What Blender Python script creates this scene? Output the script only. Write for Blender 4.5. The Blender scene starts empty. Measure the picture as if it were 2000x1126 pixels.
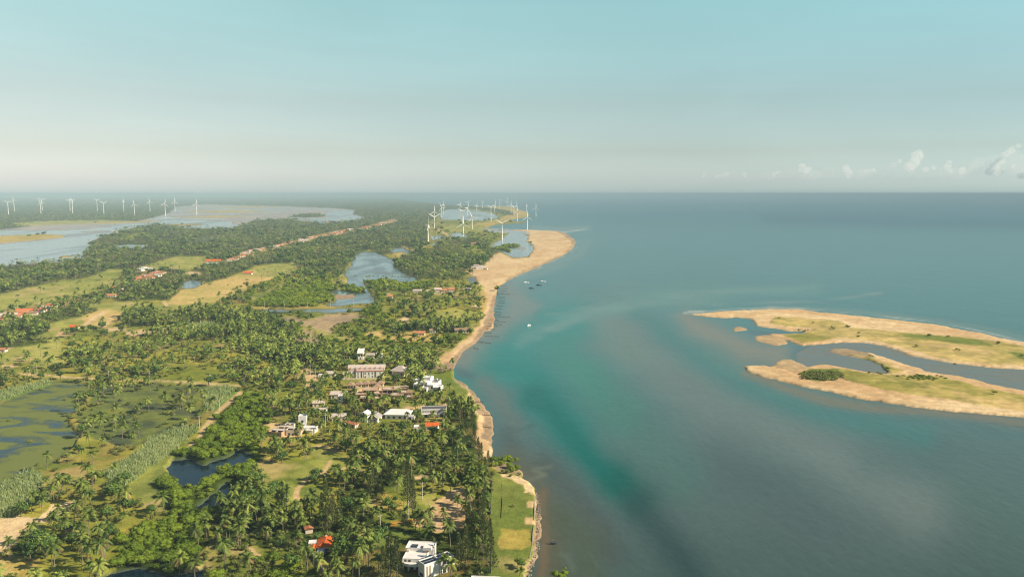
import bpy, math, random
import numpy as np
random.seed(7); RNG = np.random.default_rng(7)
sc = bpy.context.scene
COL = sc.collection
# ------------------------------------------------------------------ camera
CAM_H, FPX, HORIZON = 150.0, 1570.0, 377.5
PITCH = math.atan((563.0 - HORIZON) / FPX)
cam = bpy.data.cameras.new('camera'); camo = bpy.data.objects.new('camera', cam); COL.objects.link(camo)
camo.location = (0, 0, CAM_H); camo.rotation_euler = (math.pi/2 - PITCH, 0, 0)
cam.sensor_width = 36.0; cam.lens = 36.0 * FPX / 2000.0; cam.clip_start = 1.0; cam.clip_end = 300000.0
sc.camera = camo
# ------------------------------------------------------------------ light
SUN_EL, SUN_AZ = math.radians(34), math.radians(104)      # azimuth clockwise from +Y (view direction)
sd = (math.cos(SUN_EL)*math.sin(SUN_AZ), math.cos(SUN_EL)*math.cos(SUN_AZ), math.sin(SUN_EL))
sl = bpy.data.lights.new('sun', 'SUN'); sl.energy = 5.0; sl.angle = math.radians(0.5); sl.color = (1.0, 0.87, 0.68)
so = bpy.data.objects.new('sun', sl); COL.objects.link(so)
from mathutils import Vector
so.rotation_euler = Vector(sd).to_track_quat('Z', 'Y').to_euler(); so.location = (500, -100, 400)
sc.view_settings.view_transform = 'Standard'; sc.view_settings.look = 'None'; sc.view_settings.gamma = 1
sc.view_settings.exposure = 0.69
w = bpy.data.worlds.new("World"); sc.world = w; w.use_nodes = True
nt = w.node_tree; nt.nodes.clear()
sky = nt.nodes.new('ShaderNodeTexSky'); sky.sky_type = 'NISHITA'; sky.sun_disc = False
sky.sun_elevation = SUN_EL; sky.sun_rotation = SUN_AZ; sky.altitude = 150; sky.air_density = 1.0; sky.dust_density = 1.2; sky.ozone_density = 1.0
bg = nt.nodes.new('ShaderNodeBackground'); bg.inputs['Strength'].default_value = 0.0832/.84
out = nt.nodes.new('ShaderNodeOutputWorld')
tc = nt.nodes.new('ShaderNodeTexCoord'); sep = nt.nodes.new('ShaderNodeSeparateXYZ')
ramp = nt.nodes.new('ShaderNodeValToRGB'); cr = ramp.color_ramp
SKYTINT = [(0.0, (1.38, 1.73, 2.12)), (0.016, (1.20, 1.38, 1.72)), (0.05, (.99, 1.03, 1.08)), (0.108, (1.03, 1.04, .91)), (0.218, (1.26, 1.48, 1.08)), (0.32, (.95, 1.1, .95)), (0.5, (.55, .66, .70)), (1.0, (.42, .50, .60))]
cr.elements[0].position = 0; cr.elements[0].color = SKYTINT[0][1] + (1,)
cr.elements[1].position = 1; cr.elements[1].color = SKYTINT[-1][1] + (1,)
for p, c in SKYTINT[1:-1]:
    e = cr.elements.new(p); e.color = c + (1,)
ramp2 = nt.nodes.new('ShaderNodeValToRGB'); c2 = ramp2.color_ramp; mrx = nt.nodes.new('ShaderNodeMapRange'); mrx.inputs['From Min'].default_value = -.56; mrx.inputs['From Max'].default_value = .56
c2.elements[0].color = (.905, .80, .78, 1); c2.elements[1].color = (.68, .75, .79, 1); e = c2.elements.new(.5); e.color = (.84, .84, .84, 1)   # a little paler away from the sun
mixh = nt.nodes.new('ShaderNodeMix'); mixh.data_type = 'RGBA'; mixh.blend_type = 'MULTIPLY'; mixh.inputs['Factor'].default_value = 1.0
mixs = nt.nodes.new('ShaderNodeMix'); mixs.data_type = 'RGBA'; mixs.blend_type = 'MULTIPLY'; mixs.inputs['Factor'].default_value = 1.0
L = nt.links.new
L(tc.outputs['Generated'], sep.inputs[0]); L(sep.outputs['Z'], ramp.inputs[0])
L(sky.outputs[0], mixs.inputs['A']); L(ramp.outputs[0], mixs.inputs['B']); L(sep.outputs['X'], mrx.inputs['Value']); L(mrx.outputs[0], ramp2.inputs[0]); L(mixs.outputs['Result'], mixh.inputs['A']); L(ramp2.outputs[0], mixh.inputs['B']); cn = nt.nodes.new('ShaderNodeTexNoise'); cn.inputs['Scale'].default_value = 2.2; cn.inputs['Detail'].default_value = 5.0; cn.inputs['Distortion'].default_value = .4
cmp_ = nt.nodes.new('ShaderNodeMapping'); cmp_.inputs['Scale'].default_value = (1, 1, 5); L(tc.outputs['Generated'], cmp_.inputs['Vector']); L(cmp_.outputs[0], cn.inputs['Vector'])
cm2 = nt.nodes.new('ShaderNodeMapRange'); cm2.inputs['From Min'].default_value = .3; cm2.inputs['From Max'].default_value = .7; cm2.inputs['To Min'].default_value = .955; cm2.inputs['To Max'].default_value = 1.045; L(cn.outputs[0], cm2.inputs['Value'])
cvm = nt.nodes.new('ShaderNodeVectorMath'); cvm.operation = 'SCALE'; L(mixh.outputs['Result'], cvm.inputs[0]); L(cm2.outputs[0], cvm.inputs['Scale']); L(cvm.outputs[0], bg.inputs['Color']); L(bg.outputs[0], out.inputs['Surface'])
try:
    sc.cycles.volume_bounces = 3; sc.cycles.max_bounces = 6; sc.cycles.transparent_max_bounces = 8
    sc.cycles.diffuse_bounces = 2; sc.cycles.glossy_bounces = 2; sc.cycles.transmission_bounces = 2
    sc.cycles.use_denoising = True; sc.cycles.filter_width = 1.15
except Exception: pass
# ------------------------------------------------------------------ projection helpers
CP, SP = math.cos(PITCH), math.sin(PITCH)
def ground(u, v, z=0.0):
    """point of the plane at height z that lies in direction (u, v) of the survey photo"""
    u = np.asarray(u, float); v = np.asarray(v, float)
    dz = (563-v)*CP*1.0 - FPX*SP; dz = -( -(563-v)*CP + FPX*SP )
    dy = (563-v)*SP + FPX*CP
    s = (CAM_H - z) / (-dz)
    return s*(u-1000), s*dy
def to_px(x, y, z=0.0):
    dz = z - CAM_H
    f = y*CP - dz*SP; up = y*SP + dz*CP
    return 1000 + FPX*x/f, 563 - FPX*up/f
def P(u, v, z=0.0):
    a, b = ground(u, v, z); return float(a), float(b)
def mpp(v):
    """metres per pixel across at image row v"""
    y = P(1000, v)[1]; return (y*CP + CAM_H*SP)/FPX
# ------------------------------------------------------------------ noise
def _hash(ix, iy, seed):
    h = (ix.astype(np.int64)*374761393 + iy.astype(np.int64)*668265263 + seed*974634777) & 0x7fffffff
    h = ((h ^ (h >> 13))*1274126177) & 0x7fffffff
    return ((h ^ (h >> 16)) & 0xffffff)/float(0xffffff)
def vnoise(x, y, seed=0):
    ix = np.floor(x); iy = np.floor(y); fx = x-ix; fy = y-iy
    fx = fx*fx*(3-2*fx); fy = fy*fy*(3-2*fy)
    a = _hash(ix, iy, seed); b = _hash(ix+1, iy, seed); c = _hash(ix, iy+1, seed); d = _hash(ix+1, iy+1, seed)
    return (a*(1-fx)+b*fx)*(1-fy) + (c*(1-fx)+d*fx)*fy
def fbm(x, y, scale, octaves=4, seed=0):
    x = np.asarray(x, float)/scale; y = np.asarray(y, float)/scale; s = 0; a = 0.5; t = 0
    for k in range(octaves):
        s = s + a*vnoise(x, y, seed+k*17); t += a; a *= 0.5; x = x*2.03+5.1; y = y*2.03+3.7
    return s/t
def sstep(a, b, x):
    t = np.clip((x-a)/(b-a), 0, 1); return t*t*(3-2*t)
def lin(c):
    c = np.asarray(c, float)/255.0
    return np.where(c <= 0.04045, c/12.92, ((c+0.055)/1.055)**2.4)
# ------------------------------------------------------------------ land cover survey (map coordinates as seen from the mast)
U0, V0, RES = -420, 377, 2
MW, MH = 2900*RES, 1030*RES
M = np.zeros((MH, MW), np.uint8)
def paint(arr, val, pts):
    pts = [((a-U0)*RES, (b-V0)*RES) for a, b in pts]
    vs = [p[1] for p in pts]; r0 = max(0, int(math.floor(min(vs)))); r1 = min(MH-1, int(math.ceil(max(vs))))
    n = len(pts)
    for r in range(r0, r1+1):
        yy = r+0.5; xs = []
        for i in range(n):
            x1, y1 = pts[i]; x2, y2 = pts[(i+1) % n]
            if (y1 <= yy) != (y2 <= yy): xs.append(x1+(yy-y1)*(x2-x1)/(y2-y1))
        xs.sort()
        for i in range(0, len(xs)-1, 2):
            a = max(0, int(xs[i]+0.5)); b = min(MW, int(xs[i+1]+0.5))
            if b > a: arr[r, a:b] = val
def paint_line(arr, val, pts, wm):
    """a strip wm metres wide along a line"""
    q = [P(*p) for p in pts]
    for i in range(len(q)-1):
        (x1, y1), (x2, y2) = q[i], q[i+1]; l = math.hypot(x2-x1, y2-y1) or 1; nx, ny = -(y2-y1)/l*wm/2, (x2-x1)/l*wm/2
        ex, ey = (x2-x1)/l*wm*0.3, (y2-y1)/l*wm*0.3
        c = [(x1+nx-ex, y1+ny-ey), (x2+nx+ex, y2+ny+ey), (x2-nx+ex, y2-ny+ey), (x1-nx-ex, y1-ny-ey)]
        paint(arr, val, [to_px(a, b) for a, b in c])
(SEA, FOREST, MEADOW, TAN, SAND, WET, SCRUB, REED, DIRT, POND, MARSH, SALT, MUD, LAWN, GROVE, ORANGE, MANG, VILL, ISGR, DRY, WETGROVE, CASU, PALM) = range(23)
COAST = [(700,376),(780,388),(820,394),(870,399),(957,404),(975,402),(1001,404),(1026,413),(1035,421),(1020,426),(1007,427),(995,431),(1026,434),(1026,436),(1001,437),(982,438),(955,442),(945,447),(1035,449.5),(1095,452),(1112,458),(1125,471),(1123,483),(1106,495),(1063,517),(1036,528),(1004,541),(989,549),(974,560),(968,580),(962,610),(958,625),(950,645),(938,660),(925,675),(905,690),(893,705),(886,722),(889,737),(915,752),(930,765),(942,778),(957,802),(965,835),(968,880),(962,900),(975,925),(1018,938),(1035,945),(1048,958),(1053,981),(1054,1036),(1052,1069),(1042,1104),(1033,1126),(1020,1200),(1010,1420)]
paint(M, GROVE, [(-440,376)] + COAST + [(-440,1420)])
ISLE_N = [(1337,614),(1370,611),(1440,605),(1510,603),(1562,604),(1632,612),(1737,623),(1825,633),(1895,646),(1947,658),(2000,668),(2200,710),(2460,765),(2460,850),(2200,760),(2000,722),(1930,717),(1860,710),(1807,700),(1769,693),(1737,679),(1695,671),(1650,669),(1615,671),(1566,675),(1545,668),(1506,655),(1500,650),(1517,651),(1566,651),(1570,646),(1541,647),(1517,643),(1475,636),(1468,623),(1440,620),(1419,622),(1380,619)]
ISLE_S = [(1447,713),(1489,712),(1510,719),(1541,727),(1559,721),(1604,711),(1636,716),(1667,722),(1695,727),(1734,729),(1730,716),(1702,703),(1667,699),(1632,691),(1618,688),(1632,680),(1657,679),(1702,689),(1755,706),(1807,724),(1877,735),(1930,749),(2000,763),(2200,805),(2460,880),(2460,920),(2200,855),(2000,818),(1912,807),(1825,798),(1755,791),(1667,777),(1632,770),(1580,757),(1524,744),(1482,733),(1454,723)]
paint(M, SAND, ISLE_N); paint(M, SAND, ISLE_S)
paint(M, MUD, [(1428,640),(1442,636),(1456,641),(1452,648),(1434,649)])
paint(M, MUD, [(1468,655),(1500,652),(1530,664),(1545,671),(1520,676),(1480,668)])
paint(M, MUD, [(1500,716),(1520,703),(1545,700),(1570,712),(1580,718),(1541,727)])
paint(M, MUD, [(1618,688),(1632,680),(1657,679),(1690,687),(1700,700),(1667,698)])
# island grass
paint(M, ISGR, [(1500,632),(1515,620),(1560,622),(1640,628),(1660,640),(1760,650),(1860,658),(1960,670),(2060,690),(2300,740),(2300,800),(2080,728),(2000,716),(1930,713),(1860,705),(1800,692),(1760,680),(1700,666),(1640,661),(1610,667),(1566,671),(1548,664),(1530,655),(1570,653),(1590,642),(1560,640),(1530,640)])
paint(M, LAWN, [(1758,653),(1820,656),(1900,664),(1945,677),(1900,678),(1830,668),(1770,660)])
paint(M, LAWN, [(1960,688),(2100,700),(2300,760),(2100,730),(1990,702)])
paint(M, ISGR, [(1640,722),(1700,732),(1740,735),(1800,735),(1880,748),(1930,762),(2000,775),(2300,850),(2300,870),(2000,806),(1900,790),(1800,775),(1720,762),(1660,748)])
paint(M, ISGR, [(1655,690),(1690,697),(1740,712),(1765,728),(1735,732),(1720,712),(1690,703)])
paint(M, LAWN, [(1558,731),(1580,723),(1640,723),(1655,735),(1640,744),(1600,747),(1572,743)])
# ---- far country
paint(M, FOREST, [(-440,376),(700,376),(780,388),(820,395),(900,402),(940,405),(900,407),(860,412),(855,425),(840,440),(835,470),(800,500),(740,496),(720,488),(706,491),(685,512),(672,534),(640,548),(600,545),(572,515),(500,520),(462,536),(430,550),(394,563),(380,560),(355,570),(325,588),(230,588),(180,575),(110,605),(60,620),(-440,760),(-440,440)])
paint(M, SALT, [(-440,448),(0,448),(27,446),(70,440),(110,436),(190,434),(266,432),(300,425),(330,416),(345,404),(400,399),(470,401),(560,403),(640,406),(693,410),(690,419),(716,424),(690,431),(630,436),(600,433),(560,427),(500,430),(453,446),(400,447),(346,444),(320,436),(290,441),(224,452),(200,463),(170,475),(184,484),(165,497),(149,510),(100,514),(45,517),(0,523),(-440,570)])
paint(M, POND, [(-440,500),(0,477),(70,471),(130,464),(117,458),(60,458),(0,460),(-440,490),(-440,455),(20,449),(120,450),(190,446),(270,438),(320,430),(380,430),(453,432),(455,445),(400,446),(346,443),(301,436),(288,442),(224,451),(202,462),(170,474),(184,483),(165,496),(149,509),(100,512),(45,515),(0,520),(-440,565)])
paint(M, DRY, [(-440,470),(0,461),(80,457),(120,459),(128,463),(67,469),(0,475),(-440,505)])
paint(M, MEADOW, [(25,436),(80,432),(200,430),(266,432),(180,435),(90,440),(30,442)])
for q in ([(140,437),(230,434),(300,430),(300,432),(220,437)], [(0,449),(60,447),(140,449),(60,451)], [(150,452),(215,449),(235,450),(170,454)], [(330,424),(420,421),(500,422),(430,425)], [(350,413),(450,410),(540,412),(450,415)], [(300,439),(380,437),(420,438),(350,440)], [(-60,505),(60,503),(190,503),(190,504.5),(60,505)], [(400,404.5),(500,403.5),(560,405),(480,406)], [(0,488),(80,486),(90,487),(10,490)]): paint(M, SALT if q[0][1] > 448 else DRY, q)
paint(M, DRY, [(115,503),(125,499),(140,499),(142,503)])
paint(M, POND, [(602,433),(621,427),(682,429),(714,424),(690,420),(640,424),(634,414),(693,412),(690,418),(640,423),(626,436)])
paint(M, POND, [(400,446),(430,440),(453,446)])
paint(M, FOREST, [(560,424),(590,417),(620,416),(636,423),(600,425)])
paint(M, POND, [(224,480),(250,477),(293,478),(285,483),(266,487),(227,487)])
paint(M, SCRUB, [(235,458),(290,455),(300,462),(250,466)])
paint(M, POND, [(380,470),(400,463),(440,460),(420,468),(392,473)])
# headland with turbines
paint(M, SCRUB, [(830,440),(845,428),(860,430),(945,433),(976,427),(990,420),(1000,406),(1030,416),(1035,421),(1007,427),(990,432),(955,442),(945,447),(960,449),(1010,450),(995,470),(975,478),(955,479),(940,470),(900,466),(870,455),(850,445)])
paint(M, DRY, [(940,405),(975,402),(1001,404),(1028,414),(1035,421),(1010,427),(990,432),(955,442),(945,447),(935,445),(930,438),(975,429),(990,420),(980,410)])
paint(M, FOREST, [(860,399),(940,404),(975,408),(1000,413),(1006,421),(985,420),(965,414),(930,408),(870,408)])
paint(M, POND, [(870,409),(897,408),(932,411),(964,416),(976,425),(945,431),(882,430),(861,429),(857,418)])
paint(M, MEADOW, [(855,446),(880,441),(945,440),(960,448),(930,456),(880,452)])
paint(M, POND, [(876,457),(895,453),(917,461),(907,466),(882,467)])
paint(M, POND, [(839,461),(864,459),(868,465),(845,470)])
paint(M, POND, [(841,477),(857,473),(862,479),(847,481)])
paint(M, SAND, [(985,450),(1020,448),(1095,451),(1112,458),(1125,471),(1123,483),(1106,495),(1063,517),(1036,528),(1004,541),(989,549),(974,560),(966,580),(962,606),(950,606),(945,580),(945,560),(930,556),(925,540),(908,532),(915,528),(940,518),(950,506),(965,500),(975,492),(1000,505),(1032,503),(1042,490),(1042,478),(1025,468),(1035,458),(1018,453),(990,453)])
paint(M, MUD, [(1085,452),(1095,451),(1112,458),(1127,471),(1124,484),(1108,496),(1100,494),(1117,480),(1114,470),(1098,458)])
paint(M, MUD, [(1100,496),(1108,496),(1063,518),(1036,530),(1004,543),(989,551),(985,547),(1030,525),(1060,513)])
paint(M, SALT, [(940,446),(1000,449),(1030,452),(1036,460),(1020,455),(985,455),(950,452)])
paint(M, POND, [(955,479),(976,469),(987,460),(998,452),(1020,455),(1032,461),(1028,470),(1042,480),(1042,491),(1030,502),(1001,503),(976,492),(967,486)])
paint(M, MUD, [(1005,493),(1030,492),(1043,493),(1035,495),(1010,496)])
paint(M, SALT, [(1010,480),(1025,483),(1028,488),(1012,487)])
paint(M, MANG, [(974,482),(985,479),(1005,477),(1018,479),(1008,483),(985,484),(1000,491),(992,492),(972,487)])
paint(M, POND, [(910,542),(928,540),(933,554),(918,556)])
# vegetation by turbine headland
paint(M, FOREST, [(860,470),(880,466),(907,466),(925,466),(950,480),(967,486),(976,494),(962,500),(955,510),(945,520),(915,526),(905,532),(900,548),(870,545),(825,548),(786,532),(770,520),(768,507),(790,495),(830,490),(850,485)])
paint(M, SCRUB, [(905,478),(930,480),(950,492),(948,505),(920,500),(900,490)])
# ---- meadows middle left
paint(M, MEADOW, [(-440,700),(-440,600),(0,576),(77,558),(120,550),(160,547),(213,527),(240,527),(266,526),(300,514),(341,502),(408,502),(404,515),(394,526),(370,530),(330,525),(300,530),(250,532),(236,545),(234,555),(225,562),(200,570),(149,582),(107,592),(53,616),(0,625)])
paint(M, TAN, [(325,602),(330,585),(365,563),(395,556),(440,545),(470,536),(500,524),(573,514),(580,520),(565,535),(549,543),(530,548),(493,556),(467,578),(445,586),(430,594),(373,601)])
paint(M, MEADOW, [(500,523),(540,515),(573,514),(580,522),(560,540),(540,545),(520,540),(500,535)])
paint(M, SCRUB, [(540,545),(600,540),(640,535),(660,540),(640,560),(600,585),(560,602),(490,602),(470,590),(492,562),(520,552)])
paint(M, LAWN, [(485,598),(492,580),(520,568),(545,556),(552,552),(548,560),(520,580),(505,594)])
paint(M, MANG, [(498,602),(500,590),(540,576),(590,566),(620,552),(655,560),(662,570),(655,585),(640,592),(610,601),(560,602)])
paint(M, SAND, [(362,534),(380,531),(394,534),(380,540),(365,539)])
paint(M, POND, [(360,550),(378,546),(397,552),(390,560),(373,564),(349,563)])
paint(M, VILL, [(255,545),(285,533),(320,530),(318,540),(290,548),(262,553)])
paint(M, VILL, [(410,513),(440,508),(500,486),(545,478),(600,463),(660,450),(700,446),(770,427),(780,432),(740,441),(690,453),(630,466),(560,485),(500,497),(450,511),(412,518)])
paint(M, SAND, [(264,527),(280,523),(296,526),(285,532),(268,531)])
paint(M, VILL, [(-60,620),(0,610),(60,600),(120,590),(160,583),(155,590),(120,600),(60,615),(20,630),(-60,650)])
paint(M, MEADOW, [(-440,790),(-440,700),(-100,660),(0,640),(60,622),(120,610),(160,600),(230,590),(320,596),(420,598),(400,606),(330,608),(260,618),(200,640),(120,650),(130,668),(100,690),(60,705),(0,712),(-100,740)])
paint(M, FOREST, [(-440,760),(-440,700),(0,640),(30,628),(80,618),(110,607),(150,597),(190,605),(175,615),(120,628),(80,640),(100,650),(60,660),(100,672),(30,680),(0,690),(-200,730)])
paint(M, TAN, [(160,622),(195,605),(225,607),(260,618),(230,630),(200,640),(165,635)])
paint(M, SAND, [(113,650),(140,650),(141,655),(110,660)])
paint(M, SAND, [(203,643),(240,640),(242,648),(205,649)])
paint(M, DIRT, [(245,650),(290,643),(330,641),(352,645),(335,650),(290,654),(255,662)])
paint(M, MEADOW, [(60,705),(120,680),(180,668),(260,665),(250,680),(150,700),(110,720),(60,720)])
paint(M, WETGROVE, [(155,715),(190,704),(260,695),(270,705),(240,725),(170,722)])
paint(M, SAND, [(5,716),(30,714),(38,719),(10,722)])
# mid palm belts
paint(M, FOREST, [(235,625),(262,614),(340,614),(400,607),(500,606),(560,610),(620,640),(640,680),(640,720),(600,740),(555,735),(520,720),(480,690),(440,670),(400,655),(360,648),(330,640),(285,640),(240,640)])
paint(M, REED, [(360,640),(400,633),(440,637),(430,648),(380,652)])
paint(M, PALM, [(130,690),(160,660),(230,650),(260,660),(290,655),(350,650),(420,655),(480,690),(540,725),(560,745),(520,765),(470,752),(400,748),(300,742),(200,735),(130,722)])
paint(M, MARSH, [(-440,800),(0,788),(40,770),(101,744),(192,752),(173,765),(165,786),(149,805),(133,826),(149,834),(160,853),(128,888),(115,903),(53,925),(0,943),(-440,1000)])
paint(M, WETGROVE, [(200,750),(300,753),(400,758),(440,765),(420,790),(370,830),(330,860),(260,870),(180,862),(165,840),(150,815),(175,790),(180,765)])
paint(M, REED, [(0,786),(0,770),(50,755),(95,745),(101,750),(40,772)])
paint(M, REED, [(395,765),(440,757),(466,765),(462,785),(440,805),(420,810),(395,790)])
paint(M, REED, [(210,930),(260,890),(290,865),(340,842),(378,838),(380,848),(360,870),(330,895),(300,915),(262,948),(240,965),(215,960)])
paint(M, REED, [(-440,1010),(0,950),(60,925),(80,940),(100,960),(110,980),(60,990),(40,1010),(0,1016),(-440,1060)])
paint(M, LAWN, [(262,952),(300,918),(330,895),(350,880),(355,885),(335,905),(322,925),(312,950),(322,975),(325,1000),(300,1005),(275,985)])
paint(M, SAND, [(-440,1030),(0,1016),(40,1013),(75,1016),(95,1000),(112,986),(135,980),(147,982),(146,992),(120,1012),(100,1022),(72,1023),(75,1039),(50,1048),(27,1052),(15,1070),(0,1084),(-440,1200)])
paint(M, FOREST, [(30,1055),(70,1040),(110,1045),(120,1060),(115,1085),(80,1095),(50,1100),(20,1090),(10,1080)])
paint(M, DRY, [(0,1105),(30,1098),(60,1105),(55,1140),(-60,1160),(-60,1110)])
# mangrove masses near
paint(M, MANG, [(372,880),(400,850),(430,812),(450,790),(475,778),(500,775),(530,800),(535,830),(520,860),(500,880),(520,900),(500,925),(480,960),(460,985),(430,1000),(420,1020),(380,1035),(350,1040),(335,1030),(318,1000),(312,950),(325,925),(340,915),(345,890)])
paint(M, MANG, [(225,1100),(240,1060),(280,1035),(330,1030),(380,1040),(400,1060),(380,1090),(360,1115),(330,1140),(260,1150),(210,1140)])
paint(M, POND, [(330,919),(342,897),(372,893),(388,898),(406,904),(425,895),(440,891),(460,882),(474,878),(496,889),(484,905),(466,916),(444,911),(428,916),(427,932),(408,936),(399,940),(392,951),(368,949),(356,934),(340,928)])
paint(M, POND, [(450,940),(460,952),(449,972),(429,983),(410,996),(382,988),(396,975),(414,962),(432,947)])
paint(M, POND, [(318,958),(325,975),(328,990),(322,985)])
paint(M, POND, [(200,1124),(232,1108),(262,1103),(290,1110),(330,1114),(375,1106),(404,1100),(410,1150),(300,1220),(180,1200)])
# lagoon, channels and flats in the middle
paint(M, POND, [(706,491),(730,491),(738,495),(752,500),(768,507),(771,514),(770,521),(786,532),(805,539),(823,548),(800,552),(786,552),(768,546),(746,546),(712,547),(714,560),(724,574),(733,587),(730,591),(715,594),(698,594),(670,598),(640,598),(634,595),(656,588),(661,582),(655,578),(648,571),(666,563),(680,552),(676,544),(672,534),(685,518),(688,502)])
paint(M, MANG, [(666,560),(680,557),(700,562),(712,568),(711,573),(690,573),(668,568)])
paint(M, WET, [(645,575),(660,573),(690,576),(700,582),(670,586),(655,584)])
paint(M, POND, [(757,486),(784,483),(810,494),(798,500),(780,500),(765,494)])
paint(M, DRY, [(768,494),(790,492),(797,500),(775,505),(765,500)])
paint(M, MANG, [(560,610),(600,612),(640,613),(730,604),(740,590),(733,570),(718,552),(745,548),(790,556),(790,575),(765,590),(745,600),(740,615),(780,625),(770,640),(750,625),(715,613),(620,618)])
paint(M, POND, [(504,605),(560,604),(640,603),(720,601),(720,607),(680,609),(640,612),(580,609),(508,611)])
paint(M, DRY, [(486,601),(560,601),(722,599),(722,601.5),(600,603.5),(486,604)])
paint(M, SCRUB, [(545,615),(700,612),(760,625),(800,640),(860,650),(905,655),(900,675),(850,700),(800,700),(740,690),(690,695),(660,690),(640,680),(600,665),(560,640)])
paint(M, MUD, [(549,621),(575,620),(599,627),(636,616),(690,615),(720,622),(690,628),(660,634),(650,645),(652,652),(630,650),(615,642),(594,637),(570,634)])
paint(M, MUD, [(570,661),(580,652),(596,645),(608,650),(622,664),(640,678),(625,676),(590,668)])
paint(M, POND, [(549,622),(558,622),(562,633),(552,632)])
paint(M, MEADOW, [(600,640),(620,645),(650,652),(680,660),(690,665),(660,668),(630,665)])
paint(M, TAN, [(715,650),(745,648),(740,662),(715,662)])
# east strip between lagoon and beach
paint(M, GROVE, [(745,555),(800,556),(900,556),(930,562),(945,580),(945,610),(935,640),(920,655),(860,650),(800,640),(760,625),(745,600)])
paint(M, MANG, [(745,552),(790,553),(825,552),(850,553),(840,562),(790,570),(760,568)])
paint(M, MEADOW, [(850,612),(890,605),(930,612),(930,628),(900,630),(860,628),(845,622)])
paint(M, SAND, [(936,556),(948,556),(950,606),(960,606),(965,585),(966,640),(950,648),(940,660),(920,678),(900,692),(888,705),(848,715),(842,705),(860,698),(885,688),(900,670),(920,655),(935,640),(950,615),(945,600),(920,602),(917,598),(945,596),(940,575)])
paint(M, DRY, [(932,558),(946,558),(950,600),(945,625),(936,600),(938,580)])
paint(M, WET, [(846,718),(878,706),(893,692),(910,676),(927,660),(940,642),(951,618),(957,596),(962,575),(970,572),(968,625),(950,650),(925,677),(905,692),(893,706),(886,722),(870,730),(845,722)])
paint(M, SAND, [(779,628),(790,621),(805,623),(803,632),(788,634)])
paint(M, SAND, [(757,625),(762,630),(768,637),(762,638),(757,632)])
paint(M, SAND, [(808,630),(822,632),(820,635),(808,634)])
paint(M, FOREST, [(755,640),(780,628),(820,640),(830,632),(870,628),(915,634),(905,648),(870,655),(800,662),(765,658)])
paint(M, DRY, [(735,664),(800,650),(860,655),(870,662),(830,672),(760,670)])
paint(M, FOREST, [(590,720),(600,690),(640,682),(700,692),(780,700),(840,700),(848,712),(845,735),(820,745),(780,740),(765,712),(720,705),(660,710),(640,725),(620,715)])
# resort belt
paint(M, PALM, [(550,745),(600,720),(640,740),(670,760),(850,740),(880,790),(900,870),(880,900),(780,880),(700,890),(640,870),(560,880),(530,840),(530,790)])
paint(M, DIRT, [(592,725),(605,718),(625,735),(618,760),(608,768),(598,765),(594,745)])
paint(M, MEADOW, [(640,738),(760,735),(790,745),(765,752),(700,748),(650,750)])
paint(M, MEADOW, [(690,707),(760,703),(758,710),(690,712)])
paint(M, MEADOW, [(760,785),(800,778),(830,785),(820,797),(790,800),(765,798)])
paint(M, DIRT, [(672,775),(690,762),(760,758),(800,765),(805,776),(750,785),(700,790)])
paint(M, LAWN, [(638,795),(655,792),(668,812),(650,815),(638,808)])
paint(M, DIRT, [(785,800),(830,795),(860,792),(900,790),(905,800),(860,805),(800,808)])
paint(M, LAWN, [(845,735),(870,735),(900,748),(912,765),(915,785),(890,785),(870,770),(850,755)])
paint(M, LAWN, [(900,785),(925,785),(927,800),(925,815),(905,805)])
paint(M, WET, [(887,738),(905,748),(925,760),(942,778),(957,802),(965,835),(968,880),(962,905),(945,900),(938,880),(935,850),(932,820),(930,795),(920,775),(905,758),(890,748)])
paint(M, SAND, [(912,765),(925,775),(932,800),(936,830),(942,850),(958,862),(964,880),(955,900),(942,895),(932,870),(925,830),(922,795)])
paint(M, DIRT, [(515,835),(535,828),(560,835),(600,838),(590,850),(560,860),(530,858),(520,848)])
paint(M, DRY, [(515,850),(560,858),(588,852),(560,868),(525,866)])
# dense grove near
paint(M, FOREST, [(440,1000),(500,940),(520,900),(560,880),(640,872),(780,882),(880,895),(935,880),(945,910),(960,925),(958,970),(955,1010),(950,1060),(955,1140),(940,1400),(420,1400),(430,1200),(430,1100),(420,1050)])
paint(M, FOREST, [(880,770),(905,780),(925,830),(935,870),(945,905),(900,910),(870,870),(870,800)])
paint(M, SCRUB, [(430,1400),(420,1120),(450,1070),(500,1060),(600,1085),(610,1140),(600,1400)])
paint(M, GROVE, [(500,905),(540,895),(600,872),(650,866),(720,915),(740,930),(700,945),(660,945),(650,1000),(610,1010),(560,1010),(520,990),(500,960)])
paint(M, MEADOW, [(600,878),(640,868),(650,885),(690,905),(700,918),(650,925),(620,935),(590,950),(570,940),(590,915),(630,900)])
paint(M, MEADOW, [(540,955),(570,945),(580,965),(575,985),(545,980)])
paint(M, LAWN, [(588,960),(625,955),(630,975),(615,990),(595,985)])
paint(M, GROVE, [(720,965),(790,950),(880,945),(930,950),(945,1000),(935,1035),(860,1045),(800,1035),(730,1020)])
paint(M, DRY, [(735,972),(760,962),(800,985),(798,1008),(770,1002),(735,990)])
paint(M, MEADOW, [(805,960),(850,955),(855,975),(830,990),(810,985)])
paint(M, SAND, [(798,1014),(815,1000),(850,984),(872,970),(885,958),(908,955),(930,970),(940,999),(934,1028),(900,1040),(850,1042),(812,1028)])
paint(M, DIRT, [(698,1043),(740,1037),(741,1042),(728,1056),(722,1065),(714,1055)])
paint(M, ORANGE, [(764,1029),(800,1014),(806,1017),(780,1027),(767,1032)])
paint(M, LAWN, [(725,1070),(740,1050),(770,1035),(800,1050),(790,1062),(780,1068),(745,1075)])
paint(M, DRY, [(618,1095),(640,1090),(670,1105),(650,1126),(630,1126)])
paint(M, SAND, [(808,937),(835,933),(838,938),(812,942)])
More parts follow.
